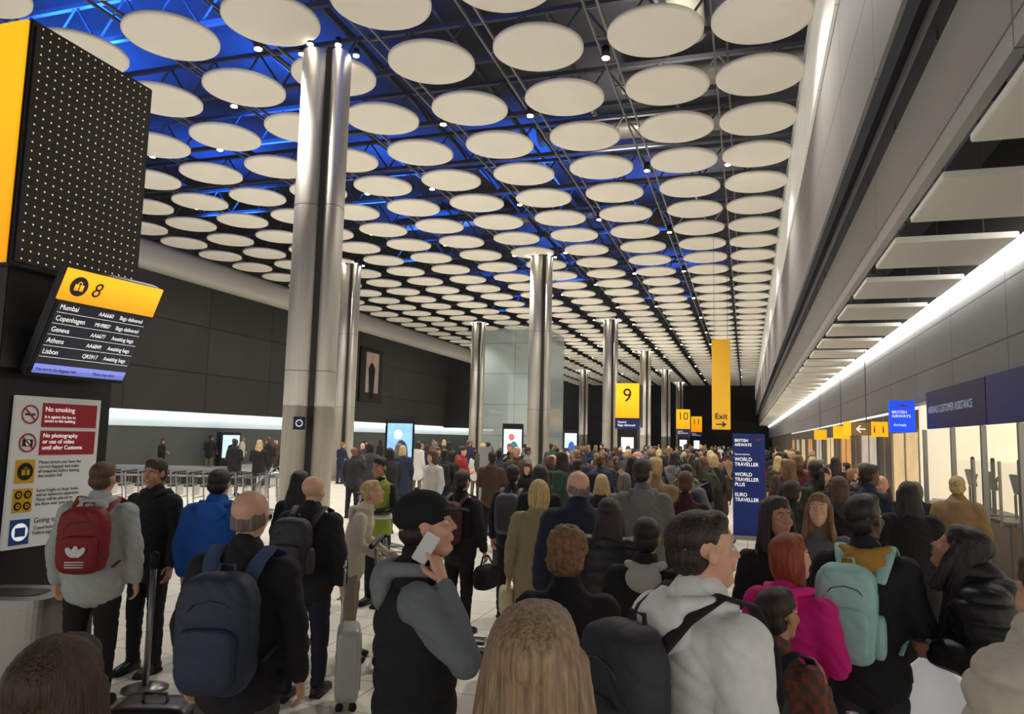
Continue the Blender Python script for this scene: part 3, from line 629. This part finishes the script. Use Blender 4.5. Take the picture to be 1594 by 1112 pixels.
# columns
def sup(cx,cy,rx,ry,n=36,e=.7):
    return [(cx+rx*math.copysign(abs(math.cos(2*pi*k/n))**e,math.cos(2*pi*k/n)),cy+ry*math.copysign(abs(math.sin(2*pi*k/n))**e,math.sin(2*pi*k/n))) for k in range(n)]
def column(x,y):
    C=empty('steel_column',(x,y,0),(0,0,math.radians(18)),'tall brushed steel column with recessed dark seam','column','steel columns')
    for cx,rx in ((-.165,.265),(.265,.16)):
        b=MB(); b.prism(sup(cx,0,rx,.33,48,.85),.02,8.8); me=b.mesh(); me.polygons.foreach_set('use_smooth',[len(p.vertices)==4 for p in me.polygons]); obj('shell',me,M_steel,C)
    b=MB(); b.box((.105,0,4.4),(.1,.5,8.9)); obj('core',b.mesh(),M_seam,C)
    b=MB(); b.prism(sup(.02,0,.45,.36),0,.12); obj('base_plate',b.mesh(),M_steel2,C)
    for z in (2.95,5.9):
        b=MB(); b.prism(sup(-.165,0,.267,.332,48,.85),z,z+.008); b.prism(sup(.265,0,.162,.332,48,.85),z,z+.008); obj('joint',b.mesh(),M_darkgap,C)
    for k in range(6):
        a=2*pi*k/6; xx,yy=.02+.5*math.cos(a),.42*math.sin(a)
        b=MB(); b.tube([(xx*.6,yy*.6,8.85),(xx,yy,8.9)],[.015,.015],6); b.tube([(xx,yy,8.83),(xx,yy,8.96)],[.055,.05],12,cap=False); obj('spotlight',b.mesh(smooth=True),M_black,C)
        b=MB(); b.tube([(xx,yy,8.815),(xx,yy,8.832)],[.055,.055],12,cap=False); obj('lamp',b.mesh(),M_lamp,C)
    return C
for x,y in [(-7.3,11.4),(-7.45,27.1),(-7.5,42.8),(-7.5,58.5),(-7.5,74.2),(-7.5,89.9),(-15.6,26.9),(-15.7,42.8),(-15.7,58.5),(-15.7,74.2)]:
    c=column(x,y)
cp=empty('column_sign',(-7.05,10.98,2.05),(0,0,math.radians(18)),'small dark square sign on steel column','sign'); panel(cp,-.13,0,.2,.22,mat('signnavy',(24,26,52),.4),0,.02); ring(cp,-.13,0,.06,.015,M_inkw,-.014); panel(cp,-.13,0,.1,.022,mat('symbol_blue',(40,70,170),.5),-.015,.004,'symbol')
G=empty('glass_lift_shaft',(-14.3,48,0),(0,0,0),'tall pale grey green glass lift enclosure','lift shaft')
M_gl=mat('pale_green_glass',(160,170,166),.15,0,.05,.5,brick=(2.3,2.0,.03,(120,128,124),'xz'),emit=.08,ergb=(160,185,178),alpha=.7)
b=MB(); b.box((0,0,4.5),(4.6,4,9)); obj('glazing',b.mesh(),M_gl,G)
for sx in (-2.3,2.3):
    b=MB(); b.box((sx,-2.03,4.5),(.07,.07,9)); obj('frame_post',b.mesh(),M_steel2,G)
text('Wales',.38,G,-1.7,3.4,mat('ltgrey',(175,182,178),.5),-2.03)
# =================================================================== SIGNS
def baggage_icon(par,x,z,s,fg,bg,y):
    ring(par,x,z,s,s,fg,y,'symbol_disc',True)
    panel(par,x,z-.1*s,s*1.0,s*.62,bg,y-.004,.003,'symbol'); ring(par,x,z+.28*s,s*.25,s*.09,bg,y-.004,'symbol')
    panel(par,x,z-.1*s,s*.1,s*.62,fg,y-.007,.003,'symbol')
Tw=empty('belt_sign_tower',(-6.15,4.92,0),(0,0,0),'tall black baggage belt tower with perforated panel and yellow end','sign tower')
b=MB(); b.box((0,0,1.2),(1.1,1.1,2.4)); b.box((0,0,2.8),(1.2,1.2,.9)); obj('base',b.mesh(bevel=.01),M_black,Tw)
b=MB(); b.box((0,0,4.17),(1.3,1.3,2.04)); obj('body',b.mesh(bevel=.01),M_black,Tw)
b=MB(); b.box((.655,0,4.17),(.02,1.22,1.96)); obj('perforated_panel',b.mesh(),dotmat(),Tw)
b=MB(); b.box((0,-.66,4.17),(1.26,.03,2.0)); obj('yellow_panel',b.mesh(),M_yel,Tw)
text('8',1.2,Tw,-.35,3.75,M_ink,-.68)
Mo=empty('flight_information_monitor',(-5.42,4.93,2.31),(math.radians(24),0,math.radians(86)),'tilted baggage belt monitor with yellow header listing flights','screen')
Mo.scale=(.91,.91,.98)
b=MB(); b.box((0,.06,.46),(1.0,.12,.96)); obj('casing',b.mesh(bevel=.012),M_black,Mo)
panel(Mo,0,.34,.95,.6,mat('screen_dark',(6,8,24),.2,emit=.2,ergb=(6,12,40)),-.004,name='screen')
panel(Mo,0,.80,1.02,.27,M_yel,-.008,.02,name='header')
panel(Mo,0,.06,.94,.08,mat('screen_lilac',(120,130,210),.3,emit=.7,ergb=(120,130,215)),-.009,name='footer_band')
text('You are in the baggage hall',.036,Mo,-.45,.045,M_ink,-.013,bold=0); text('Please stay alert',.036,Mo,.12,.045,M_ink,-.013,bold=0)
baggage_icon(Mo,-.36,.8,.085,M_ink,M_yel,-.022); text('8',.18,Mo,-.23,.74,M_ink,-.022,shear=.2,bold=0)
rows=[('Mumbai','AA6660','Bags delivered'),('Copenhagen','MH9807','Bags delivered'),('Geneva','AA6677','Awaiting bags'),('Athens','AA6849','Awaiting bags'),('Lisbon','QR5917','Awaiting bags')]
for i,(a,b_,c) in enumerate(rows):
    z=.585-i*.098; text(a,.062,Mo,-.45,z,M_inkw,-.012,wide=.92,bold=0); text(b_,.052,Mo,-.06,z,M_inkw,-.012,wide=.9,bold=0); text(c,.052,Mo,.165,z,M_inkw,-.012,wide=.86,bold=0)
    panel(Mo,0,z-.028,.92,.003,M_inkw,-.008,.002,'row_line')
No=empty('notice_board',(-5.57,4.905,.93),(0,0,math.radians(90)),'white notice board with red, yellow and blue warnings','notice board')
panel(No,0,.6,.82,1.22,mat('notice_white',(222,222,218),.5,emit=.1),0,.03,'board')
M_y2=mat('notice_yellow',(240,185,20),.5); M_bl=mat('notice_blue',(20,80,160),.5)
for z,big,small in ((1.06,'No smoking','It is against the law to\nsmoke in this building'),(.83,'No photography\nor use of video\nuntil after Customs','')):
    panel(No,.1,z,.54,.2,M_red,-.018,.006,'red_panel'); text(big,.058 if small else .05,No,-.15,z+.03 if small else z+.045,M_inkw,-.023,bold=0)
    if small: text(small,.034,No,-.15,z-.025,M_inkw,-.023,bold=0)
    ring(No,-.28,z,.078,.014,M_red,-.02)
    if small: panel(No,-.28,z,.09,.016,M_ink,-.019,.003,'symbol')
    else:
        panel(No,-.28,z,.09,.055,M_ink,-.019,.003,'symbol'); ring(No,-.28,z,.02,.006,M_inkw,-.023)
    sl=panel(No,-.28,z,.14,.012,M_red,-.022,.003,'symbol_slash'); sl.rotation_euler=(0,math.radians(45),0)
panel(No,-.28,.6,.17,.19,M_y2,-.018,.006,'yellow_panel'); baggage_icon(No,-.28,.6,.07,M_ink,M_y2,-.023)
text('Please ensure you have the\ncorrect baggage and make\nall enquiries before leaving\nthe reclaim hall',.037,No,-.16,.66,M_ink,-.018,bold=0)
panel(No,-.28,.37,.17,.19,M_y2,-.018,.006,'yellow_panel')
for dx,dz in ((-.04,.045),(.04,.045),(-.04,-.045),(.04,-.045)): ring(No,-.28+dx,.37+dz,.034,.01,M_ink,-.023,full=True); ring(No,-.28+dx,.37+dz,.018,.01,M_y2,-.026)
text('Some fragile or large items\nwill be delivered separately.\nThese will be placed on\nthe floor near your belt',.037,No,-.16,.43,M_ink,-.018,bold=0)
panel(No,-.28,.12,.17,.2,M_bl,-.018,.006,'blue_panel'); ring(No,-.28,.12,.07,.07,M_inkw,-.023,full=True); panel(No,-.28,.12,.09,.07,M_bl,-.026,.003,'symbol')
text('Going to Terminal',.06,No,-.16,.18,M_ink,-.018,bold=0); text('Travel between Terminals.\nFollow signs for Trains',.04,No,-.16,.125,M_ink,-.018,bold=0)
def tower(x,y,num,w=1.3):
    t=empty('belt_sign_tower',(x,y,0),(0,0,0),'baggage belt tower with lit yellow panel numbered '+num,'sign tower','numbered belt towers')
    b=MB(); b.box((0,0,1.3),(w*.8,w*.8,2.6)); b.box((0,0,3.75),(w,w,2.3)); obj('body',b.mesh(bevel=.02),M_black,t)
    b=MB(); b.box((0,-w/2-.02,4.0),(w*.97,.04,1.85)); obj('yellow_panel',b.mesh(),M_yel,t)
    text(num,1.0,t,0,3.95,M_ink,-w/2-.05,'CENTER',bold=0)
    panel(t,0,2.75,w*1.0,.5,mat('scr_navy',(10,16,60),.3,emit=.5,ergb=(14,24,90)),-w/2-.02,.04,'screen')
    text('Madrid\nBags delivered',.16,t,-.5,2.8,M_inkw,-w/2-.05,bold=0)
    panel(t,0,1.55,w*.5,1.0,mat('scr_white',(220,230,240),.3,emit=1.2,ergb=(210,225,240)),-w*.4-.03,.04,'poster_screen')
    return t
tower(-6.05,40.5,'9'); tower(-5.7,73,'10'); tower(-5.7,93,'11')
E=empty('exit_sign',(-.8,26,0),(0,0,0),'tall yellow hanging exit banner with arrow','sign')
b=MB(); b.box((0,0,3.85),(.6,.08,3.05)); obj('banner',b.mesh(bevel=.01),M_yelflat,E)
text('Exit',.27,E,0,2.68,M_ink,-.05,'CENTER')
b=MB(); b.box((-.03,0,2.5),(.28,.006,.035)); b.box((.09,0,2.535),(.16,.006,.035),R=Matrix.Rotation(math.radians(38),3,'Y')); b.box((.09,0,2.465),(.16,.006,.035),R=Matrix.Rotation(math.radians(-38),3,'Y'))
obj('arrow',b.mesh(),M_ink,E,(0,-.05,0))
for sx in (-.22,.22):
    b=MB(); b.tube([(sx,0,5.35),(sx,0,9.3)],[.006,.006],6); obj('hanging_rod',b.mesh(),M_beam,E)
Bn=empty('roll_up_banner',(.04,15.8,0),(0,0,math.radians(-4)),'dark blue roll-up banner with white airline lettering','banner')
M_nv=mat('banner_navy',(20,40,100),.5,emit=.12,ergb=(20,50,140))
b=MB(); b.box((0,0,1.06),(.62,.02,2.05)); obj('sheet',b.mesh(),M_nv,Bn); b=MB(); b.box((0,0,.04),(.7,.24,.08)); obj('base',b.mesh(bevel=.01),M_steel2,Bn)
for z,s,t in ((1.92,.085,'BRITISH\nAIRWAYS'),(1.66,.045,'You are welcome'),(1.54,.1,'WORLD\nTRAVELLER'),(1.24,.1,'WORLD\nTRAVELLER\nPLUS'),(.84,.1,'EURO\nTRAVELLER')): text(t,s,Bn,-.27,z,M_inkw,-.014,wide=.9)
b=MB(); b.add([(.12,0,1.98),(.28,0,2.0),(.2,0,1.95)],[(0,1,2)]); obj('ribbon_mark',b.mesh(),M_red,Bn,(0,-.014,0))
def totem(x,y,rz,cols,label,h=2.45):
    t=empty('advert_totem',(x,y,0),(0,0,math.radians(rz)),label,'advertising screen','digital advert totems')
    b=MB(); b.box((0,0,h/2),(.85,.16,h)); obj('casing',b.mesh(bevel=.02),M_black,t)
    panel(t,0,h/2+.25,.72,1.5,mat('ad_%d_%d_%d'%cols[0],cols[0],.3,emit=.9,var=.4,scale=3),-.085,.01,'screen')
    b=MB(); b.ell((0,0,0),(.2,.006,.42),14,10); obj('picture',b.mesh(),mat('ad_%d_%d_%d'%cols[1],cols[1],.3,emit=.6),t,(.05,-.095,h/2+.1))
    b=MB(); b.ell((0,0,0),(.12,.006,.14),14,10); obj('picture',b.mesh(),mat('ad_%d_%d_%d'%cols[2],cols[2],.3,emit=.6),t,(-.05,-.097,h/2+.68))
totem(-9.7,20,25,[(130,175,225),(40,60,90),(235,240,250)],'black advert totem with bright blue and white picture')
totem(-9,28.9,15,[(205,225,235),(60,120,130),(200,120,110)],'black advert totem with pale picture of a person')
totem(-10,43.7,15,[(180,205,235),(50,90,160),(240,240,240)],'black advert totem with pale blue picture')
Mu=empty('lit_wall_poster',(-25.95,48.3,6.1),(0,0,math.radians(90)),'large dark wall poster of standing figure in dark suit','poster')
panel(Mu,0,0,3.3,3.9,M_black,0,.1,'frame'); panel(Mu,0,0,3.1,3.7,mat('poster_dark_ground',(40,37,38),.5,0,.4,.5),-.06,.02,'picture'); panel(Mu,.1,.2,1.9,2.9,mat('poster_glow',(180,156,148),.5,0,.4,.8,emit=.1,ergb=(220,190,180)),-.075,.01,'picture')
b=MB(); b.tube([(0,0,-1.7),(0,0,-.6),(0,0,.5),(0,0,.9)],[(.3,.01),(.42,.01),(.5,.01),(.15,.01)],14); obj('printed_figure',b.mesh(),mat('poster_dark',(18,16,18),.6),Mu,(0,-.09,0))
b=MB(); b.ell((0,0,1.15),(.2,.01,.27),14,10); obj('printed_head',b.mesh(),skinmat('fair',SK['fair']),Mu,(0,-.09,0))
for i,(y,c) in enumerate([(19,(230,240,245)),(21.5,(230,150,60)),(17.3,(250,170,60)),(34,(200,230,240))]):
    k=empty('service_kiosk',(-26.6,y,0),(0,0,math.radians(90)),'lit kiosk screen in recess beneath dark wall','kiosk','recess kiosks')
    panel(k,0,.9,1.6,1.8,M_black,0,.3,'cabinet'); panel(k,0,1.05,1.35,1.2,mat('kio_%d_%d_%d'%c,c,.3,emit=.9),-.16,.02,'screen')
Cr=empty('baggage_carousel',(-19,21.5,0),(0,0,math.radians(25)),'low steel baggage carousel with black belt','baggage carousel')
def stad(hl,r_,n=16):
    return [(hl+r_*math.cos(a),r_*math.sin(a)) for a in [(-pi/2+pi*k/n) for k in range(n+1)]]+[(-hl+r_*math.cos(a),r_*math.sin(a)) for a in [(pi/2+pi*k/n) for k in range(n+1)]]
for nm,r_,z0,z1,m in (('base',1.15,0,.34,M_black),('rim',1.2,.34,.4,M_steel2),('belt',1.12,.4,.43,M_rubber),('center_cover',.55,.43,.62,M_steel2)):
    b=MB(); b.prism(stad(1.6,r_),z0,z1); obj(nm,b.mesh(),m,Cr)
def trolley(x,y,rz,src=[]):
    lab=('silver baggage trolley nested in a row','baggage trolley')
    if not src:
        T_=empty('baggage_trolley',(x,y,0),(0,0,math.radians(rz)),lab[0],lab[1],'nested baggage trolleys')
        b=MB()
        for s in (1,-1):
            b.tube([(s*.16,.5,.14),(s*.3,-.35,.2),(s*.3,-.42,.95)],[.02]*3,8)
        b.tube([(-.3,-.35,.2),(.3,-.35,.2)],[.018]*2,8); b.tube([(-.16,.5,.14),(.16,.5,.14)],[.018]*2,8)
        for k in range(3): b.tube([(-.15+.15*k,.48,.15),(-.15+.15*k,-.35,.2)],[.011]*2,6)
        for z in (.45,.7): b.tube([(-.3,-.39,z),(.3,-.39,z)],[.013]*2,6)
        c=[obj('frame',b.mesh(smooth=True),M_steel2,T_)]
        b=MB(); b.tube([(-.32,-.46,.98),(.32,-.46,.98)],[.024]*2,10); c.append(obj('handle',b.mesh(smooth=True),M_black,T_))
        b=MB(); 
        for z in (.72,.9): b.tube([(-.26,-.4,z),(-.26,-.18,z),(.26,-.18,z),(.26,-.4,z)],[.008]*4,6)
        for k in range(5): b.tube([(-.26+.13*k,-.18,.72),(-.26+.13*k,-.18,.9)],[.006]*2,6)
        c.append(obj('basket',b.mesh(smooth=True),M_steel2,T_))
        panel_=MB(); panel_.box((0,-.44,.6),(.4,.01,.22)); c.append(obj('advert_plate',panel_.mesh(),M_white,T_))
        for wx,wy in ((-.28,-.35),(.28,-.35),(0,.45)):
            b=MB(); b.tube([(wx-.02,wy,.07),(wx+.02,wy,.07)],[.07,.07],14,cap=False); c.append(obj('wheel',b.mesh(smooth=True),M_rubber,T_))
        src.append((T_,c)); return T_
    T0,cs=src[0]; T_=T0.copy(); COL.objects.link(T_); T_.location=(x,y,0); T_.rotation_euler=(0,0,math.radians(rz))
    for c in cs:
        k=c.copy(); k.parent=T_; COL.objects.link(k)
    return T_
for i in range(11): trolley(-12.6+.33*i,13.1+.12*i,-70)
trolley(-2.62,6.08,-70); trolley(-9.3,17.6,40); trolley(-5.2,10.6,-100)
for x,y in ((-10.9,16.2),(-9.0,13.2)):
    b=MB(); b.tube([(-.5,0,0),(-.5,0,.75),(-.38,0,.98),(-.15,0,1.05),(.35,0,1.05),(.5,0,.9),(.55,0,0)],[.04]*7,10); obj('arched_guard_rail',b.mesh(smooth=True),M_steel2,None,(x,y,0),(0,0,.3),'curved stainless steel guard rail by trolleys','rail','arched guard rails')
S=empty('barrier_post',(-4.22,4.64,0),(0,0,0),'grey metal queue barrier post with round base','barrier post')
b=MB(); b.tube([(0,0,0),(0,0,.012),(0,0,.03)],[.16,.16,.07],28,cap=False); obj('base',b.mesh(smooth=True),M_steel2,S)
b=MB(); b.tube([(0,0,.02),(0,0,.88)],[.023,.023],16,cap=False); obj('pole',b.mesh(smooth=True),M_steel2,S); b=MB(); b.tube([(0,0,.88),(0,0,.96)],[.03,.03],16); obj('belt_head',b.mesh(smooth=True),M_black,S)
Q=empty('queue_barrier',(.5,2.95,0),(0,0,math.radians(8)),'queue barrier with blue retractable belt between two posts','queue barrier')
for sx in (-.16,.75):
    b=MB(); b.tube([(sx,0,0),(sx,0,.012),(sx,0,.03)],[.15,.15,.06],24,cap=False); b.tube([(sx,0,.02),(sx,0,.98)],[.023,.023],14,cap=False); obj('post',b.mesh(smooth=True),M_steel2,Q)
b=MB(); b.box((.295,0,.935),(.9,.004,.055)); obj('belt',b.mesh(),mat('belt_blue',(24,60,170),.6,emit=.05),Q)
B_=empty('litter_bin',(-4.95,4.15,0),(0,0,math.radians(20)),'brushed metal litter bin beside sign tower','litter bin')
b=MB(); b.prism(sup(0,0,.32,.26,32,.4),.05,.66); obj('body',b.mesh(),M_steel,B_)
b=MB(); b.prism(sup(0,0,.33,.27,32,.4),.66,.72); obj('lid',b.mesh(),M_steel2,B_); b=MB(); b.prism(sup(0,0,.2,.13,24,.5),.72,.725); obj('opening',b.mesh(),M_black,B_)
b=MB(); b.prism(sup(0,0,.3,.24,32,.4),0,.05); obj('base',b.mesh(),M_black,B_)
Po=empty('metal_post_panel',(-4.9,14,0),(0,0,0),'slim grey metal standing panel','post'); panel(Po,0,.85,.24,1.7,M_steel2,0,.1,'panel'); panel(Po,0,.02,.34,.04,M_black,0,.3,'base')
# =================================================================== right wall
def wsign(y0,y1,z0,z1,m,label):
    s=empty('wall_sign',(2.68,(y0+y1)/2,(z0+z1)/2),(0,0,math.radians(-90)),label,'sign'); panel(s,0,0,y1-y0,z1-z0,m,0,.05,'board'); return s
M_navy=mat('fascia_navy',(26,36,78),.45,emit=.06,ergb=(30,46,110))
s=wsign(9.92,12.9,2.18,2.74,M_navy,'long navy fascia sign with white customer assistance lettering'); text('ARRIVALS CUSTOMER ASSISTANCE',.15,s,-1.36,-.05,mat('lettering_grey',(180,188,208),.5,emit=.3),-.03,bold=0)
wsign(3.5,9.88,2.18,2.74,mat('fascia_blue',(30,46,100),.45,emit=.09,ergb=(30,56,140)),'plain blue fascia sign above glazed counter')
s=empty('projecting_lit_sign',(2.47,13.8,2.4),(0,0,0),'bright blue lit projecting sign with white lettering','sign'); panel(s,0,0,.38,.52,mat('lit_blue',(20,70,220),.4,emit=1.0,ergb=(16,70,225)),0,.1,'lightbox'); text('BRITISH\nAIRWAYS',.066,s,-.16,.05,M_inkw,-.055); text('Arrivals',.062,s,-.14,-.16,M_inkw,-.055)
b=MB(); b.add([(-.14,0,.15),(.02,0,.2),(.14,0,.14),(-.02,0,.17)],[(0,1,2,3)]); obj('ribbon_mark',b.mesh(),M_red,s,(0,-.056,0))
M_yb=mat('sign_yellow_bright',(255,190,30),.5,emit=.7,ergb=(255,180,20))
s=empty('hanging_direction_sign',(2.32,16.6,2.24),(0,0,0),'yellow hanging direction sign with arrow and information symbol','sign'); panel(s,-.36,0,.14,.28,M_yb,0,.06,'panel'); panel(s,-.1,0,.34,.26,mat('sign_ochre',(150,122,62),.5,emit=.1),0,.06,'panel'); panel(s,.24,0,.3,.3,M_yb,0,.06,'panel'); text('\u2190',.24,s,-.22,-.08,M_inkw,-.035); text('i',.2,s,.12,-.07,M_ink,-.035); text('i',.2,s,.28,-.07,M_ink,-.035)
b=MB(); b.tube([(0,0,.13),(0,0,1.6)],[.008,.008],6); obj('hanging_rod',b.mesh(),M_beam,s)
for y in (22,28):
    s=empty('small_yellow_sign',(2.45,y,2.25),(0,0,0),'small yellow projecting sign above shop window','sign','small yellow wall signs'); panel(s,0,0,.4,.34,M_yb,0,.06,'panel'); b=MB(); b.tube([(0,0,.15),(0,0,1.6)],[.008,.008],6); obj('hanging_rod',b.mesh(),M_beam,s)
M_cream=mat('cream_interior',(238,230,210),.6,0,.06,1.5,emit=.62,ergb=(248,236,208))  # glow put into the wall colour in place of room lamps
struct('wall_room_back',(4.9,8.5,1.3),(.1,12,2.6),M_cream)
struct('wall_room_end',(3.9,14.4,1.3),(2.1,.1,2.6),M_cream)
struct('trim_7',(3.9,8.5,2.62),(2.0,11.8,.04),M_cream)
struct('trim_8',(4.35,9,.0),(2.6,16,.02),M_floor)
for i,y in enumerate([3.2,5.4,7.6,9.0,10.3,11.7,13.4]):
    M=empty('glazing_post',(2.72,y,0),(0,0,0),'slim silver glazing post on service wall','post','glazing posts'); b=MB(); b.box((0,0,1.09),(.06,.06,2.18)); obj('post',b.mesh(bevel=.004),M_steel2,M)
struct('window_1',(2.74,8.3,1.25),(.02,10.1,1.85),mat('clear_glass',(230,240,240),.03,0,alpha=.08))
struct('wall_counter_front',(2.74,8.3,.16),(.14,10.1,.32),mat('plinth',(58,56,56),.5))
M_desk=mat('desk_brown',(120,92,66),.5,0,.15,4)
for i,y in enumerate([7.6,8.8,10.0,11.2,12.3,13.3]):
    D=empty('service_desk',(3.35,y,0),(0,0,math.radians(-90)),'wood service desk with small screen on black arm','desk','service desks')
    b=MB(); b.box((0,0,.48),(.8,.5,.96)); obj('cabinet',b.mesh(bevel=.02),M_desk,D)
    b=MB(); b.box((0,-.02,.98),(.85,.55,.04)); obj('desktop',b.mesh(bevel=.01),M_black,D)
    b=MB(); b.tube([(0,0,1.0),(0,0,1.75)],[.028,.028],8); b.tube([(0,0,1.35),(.2,0,1.5)],[.018,.018],8); b.tube([(-.2,0,1.0),(-.2,0,1.3)],[.018,.018],8); obj('screen_arm',b.mesh(),M_black,D)
    b=MB(); b.box((0,-.03,1.45),(.36,.04,.26),R=Matrix.Rotation(.2,3,'X')); obj('screen',b.mesh(bevel=.008),M_black,D)
    b=MB(); b.box((.48,-.05,1.35),(.015,.6,.75)); obj('glass_divider',b.mesh(),MATS['clear_glass'],D); b=MB(); b.box((.48,-.36,1.35),(.03,.03,.8)); obj('divider_frame',b.mesh(),M_steel2,D)
for y in (11.3,10.3):
    k=empty('white_kiosk_panel',(2.45,y,0),(0,0,math.radians(-40)),'tall white rounded kiosk panel on stand','kiosk','white kiosk panels'); b=MB(); b.box((0,0,.85),(.26,.1,.75)); obj('panel',b.mesh(bevel=.03),M_white,k); b=MB(); b.box((0,0,.24),(.08,.06,.48)); b.box((0,0,.02),(.3,.3,.04)); obj('stand',b.mesh(),M_steel2,k)
struct('wall_shopfront',(3.1,58.5,1.3),(.1,87,2.6),mat('shop_dark',(80,76,70),.4,0,.3,.3,brick=(1.6,2.7,.08,(150,150,150),'yz'),emit=.08,ergb=(150,120,80)))
for i in range(9):
    y=16.5+i*4.6; s=empty('shop_window',(3.02,y,1.25),(0,0,math.radians(-90)),'warmly lit glazed shop window','window','lit shop windows')
    panel(s,0,0,2.6,1.85,mat('win%d'%(i%3),[(215,190,145),(180,172,158),(205,150,85)][i%3],.3,0,.4,2,emit=.6,ergb=[(240,205,150),(200,190,170),(230,160,80)][i%3]),0,.03,'glazing'); panel(s,1.35,0,.08,1.95,M_steel2,-.02,.06,'frame'); panel(s,-1.35,0,.08,1.95,M_steel2,-.02,.06,'frame'); panel(s,0,0,.05,1.85,M_steel2,-.02,.04,'mullion')
k=empty('blue_barrier_sign',(2.1,11.1,0),(0,0,math.radians(10)),'low royal blue freestanding barrier sign','sign'); panel(k,0,.42,.36,.78,mat('royal_blue',(18,50,150),.5,emit=.1),0,.05,'board'); panel(k,0,.02,.42,.04,M_black,0,.3,'base')
Pl=empty('potted_palm',(-.78,10.6,0),(0,0,0),'leafy green indoor palm above the crowd','plant')
b=MB(); b.tube([(0,0,0),(0,0,.45)],[.2,.26],20,cap=False); obj('pot',b.mesh(smooth=True),M_black,Pl)
b=MB(); b.tube([(0,0,.4),(0,0,1.35)],[.03,.02],8); obj('stem',b.mesh(smooth=True),mat('stem',(70,56,36),.8),Pl)
b=MB(); rn=random.Random(3)
for i in range(90):
    a=rn.uniform(0,2*pi); el=rn.uniform(.2,1.3); L_=rn.uniform(.3,.5); z0=rn.uniform(.9,1.45); d=Vector((math.cos(a)*math.cos(el),math.sin(a)*math.cos(el),math.sin(el))); sd=Vector((-math.sin(a),math.cos(a),0))*.03
    p0=Vector((0,0,z0)); p1_=p0+d*L_*.5; p2_=p0+d*L_-Vector((0,0,.1))
    b.add([p0,p1_+sd,p2_,p1_-sd],[(0,1,2,3)])
o=obj('foliage',b.mesh(),mat('leaf_green',(56,82,52),.6,0,.3,6),Pl); o['kind']='stuff'
# =================================================================== LIGHTS
def area(loc,sx,sy,e,col,up=False,spread=None):
    l=bpy.data.lights.new('a','AREA'); l.shape='RECTANGLE'; l.size=sx; l.size_y=sy; l.energy=e; l.color=col
    if spread: l.spread=math.radians(spread)
    o=bpy.data.objects.new('area_lamp',l); COL.objects.link(o); o.location=loc
    if up: o.rotation_euler=(pi,0,0)
    return o
for x in (-4,-14):
    for y in (6,20,36,54,76): area((x,y,2.35),9,12,175 if y<40 else 270,(1,.97,.93),True)  # unseen uplights added above the crowd to brighten the discs, no fixtures here
for x,y,e in [(-9.5,10.5,1150),(-13.5,11.5,1200),(-5.5,11.5,850),(-17.5,15,900),(-12,16.5,600),(-18,22,700),(-12,23,600),(-7,24,750),(-4,28,400),(-14,31,700),(-9,36,600),(-4,42,700),(-14,44,500)]:
    area((x,y,9.5),2.4,1.6,e,(.015,.14,1),True,120)
for x,y,e in [(-1.5,16,100),(-3.0,20,90),(-1.5,27,80)]:
    area((x,y,9.5),1.5,1.5,e,(1,.93,.82),True,120)
w=bpy.data.worlds.new('w'); sc.world=w; w.use_nodes=True; w.node_tree.nodes['Background'].inputs[0].default_value=(1,.97,.93,1); w.node_tree.nodes['Background'].inputs[1].default_value=1.0
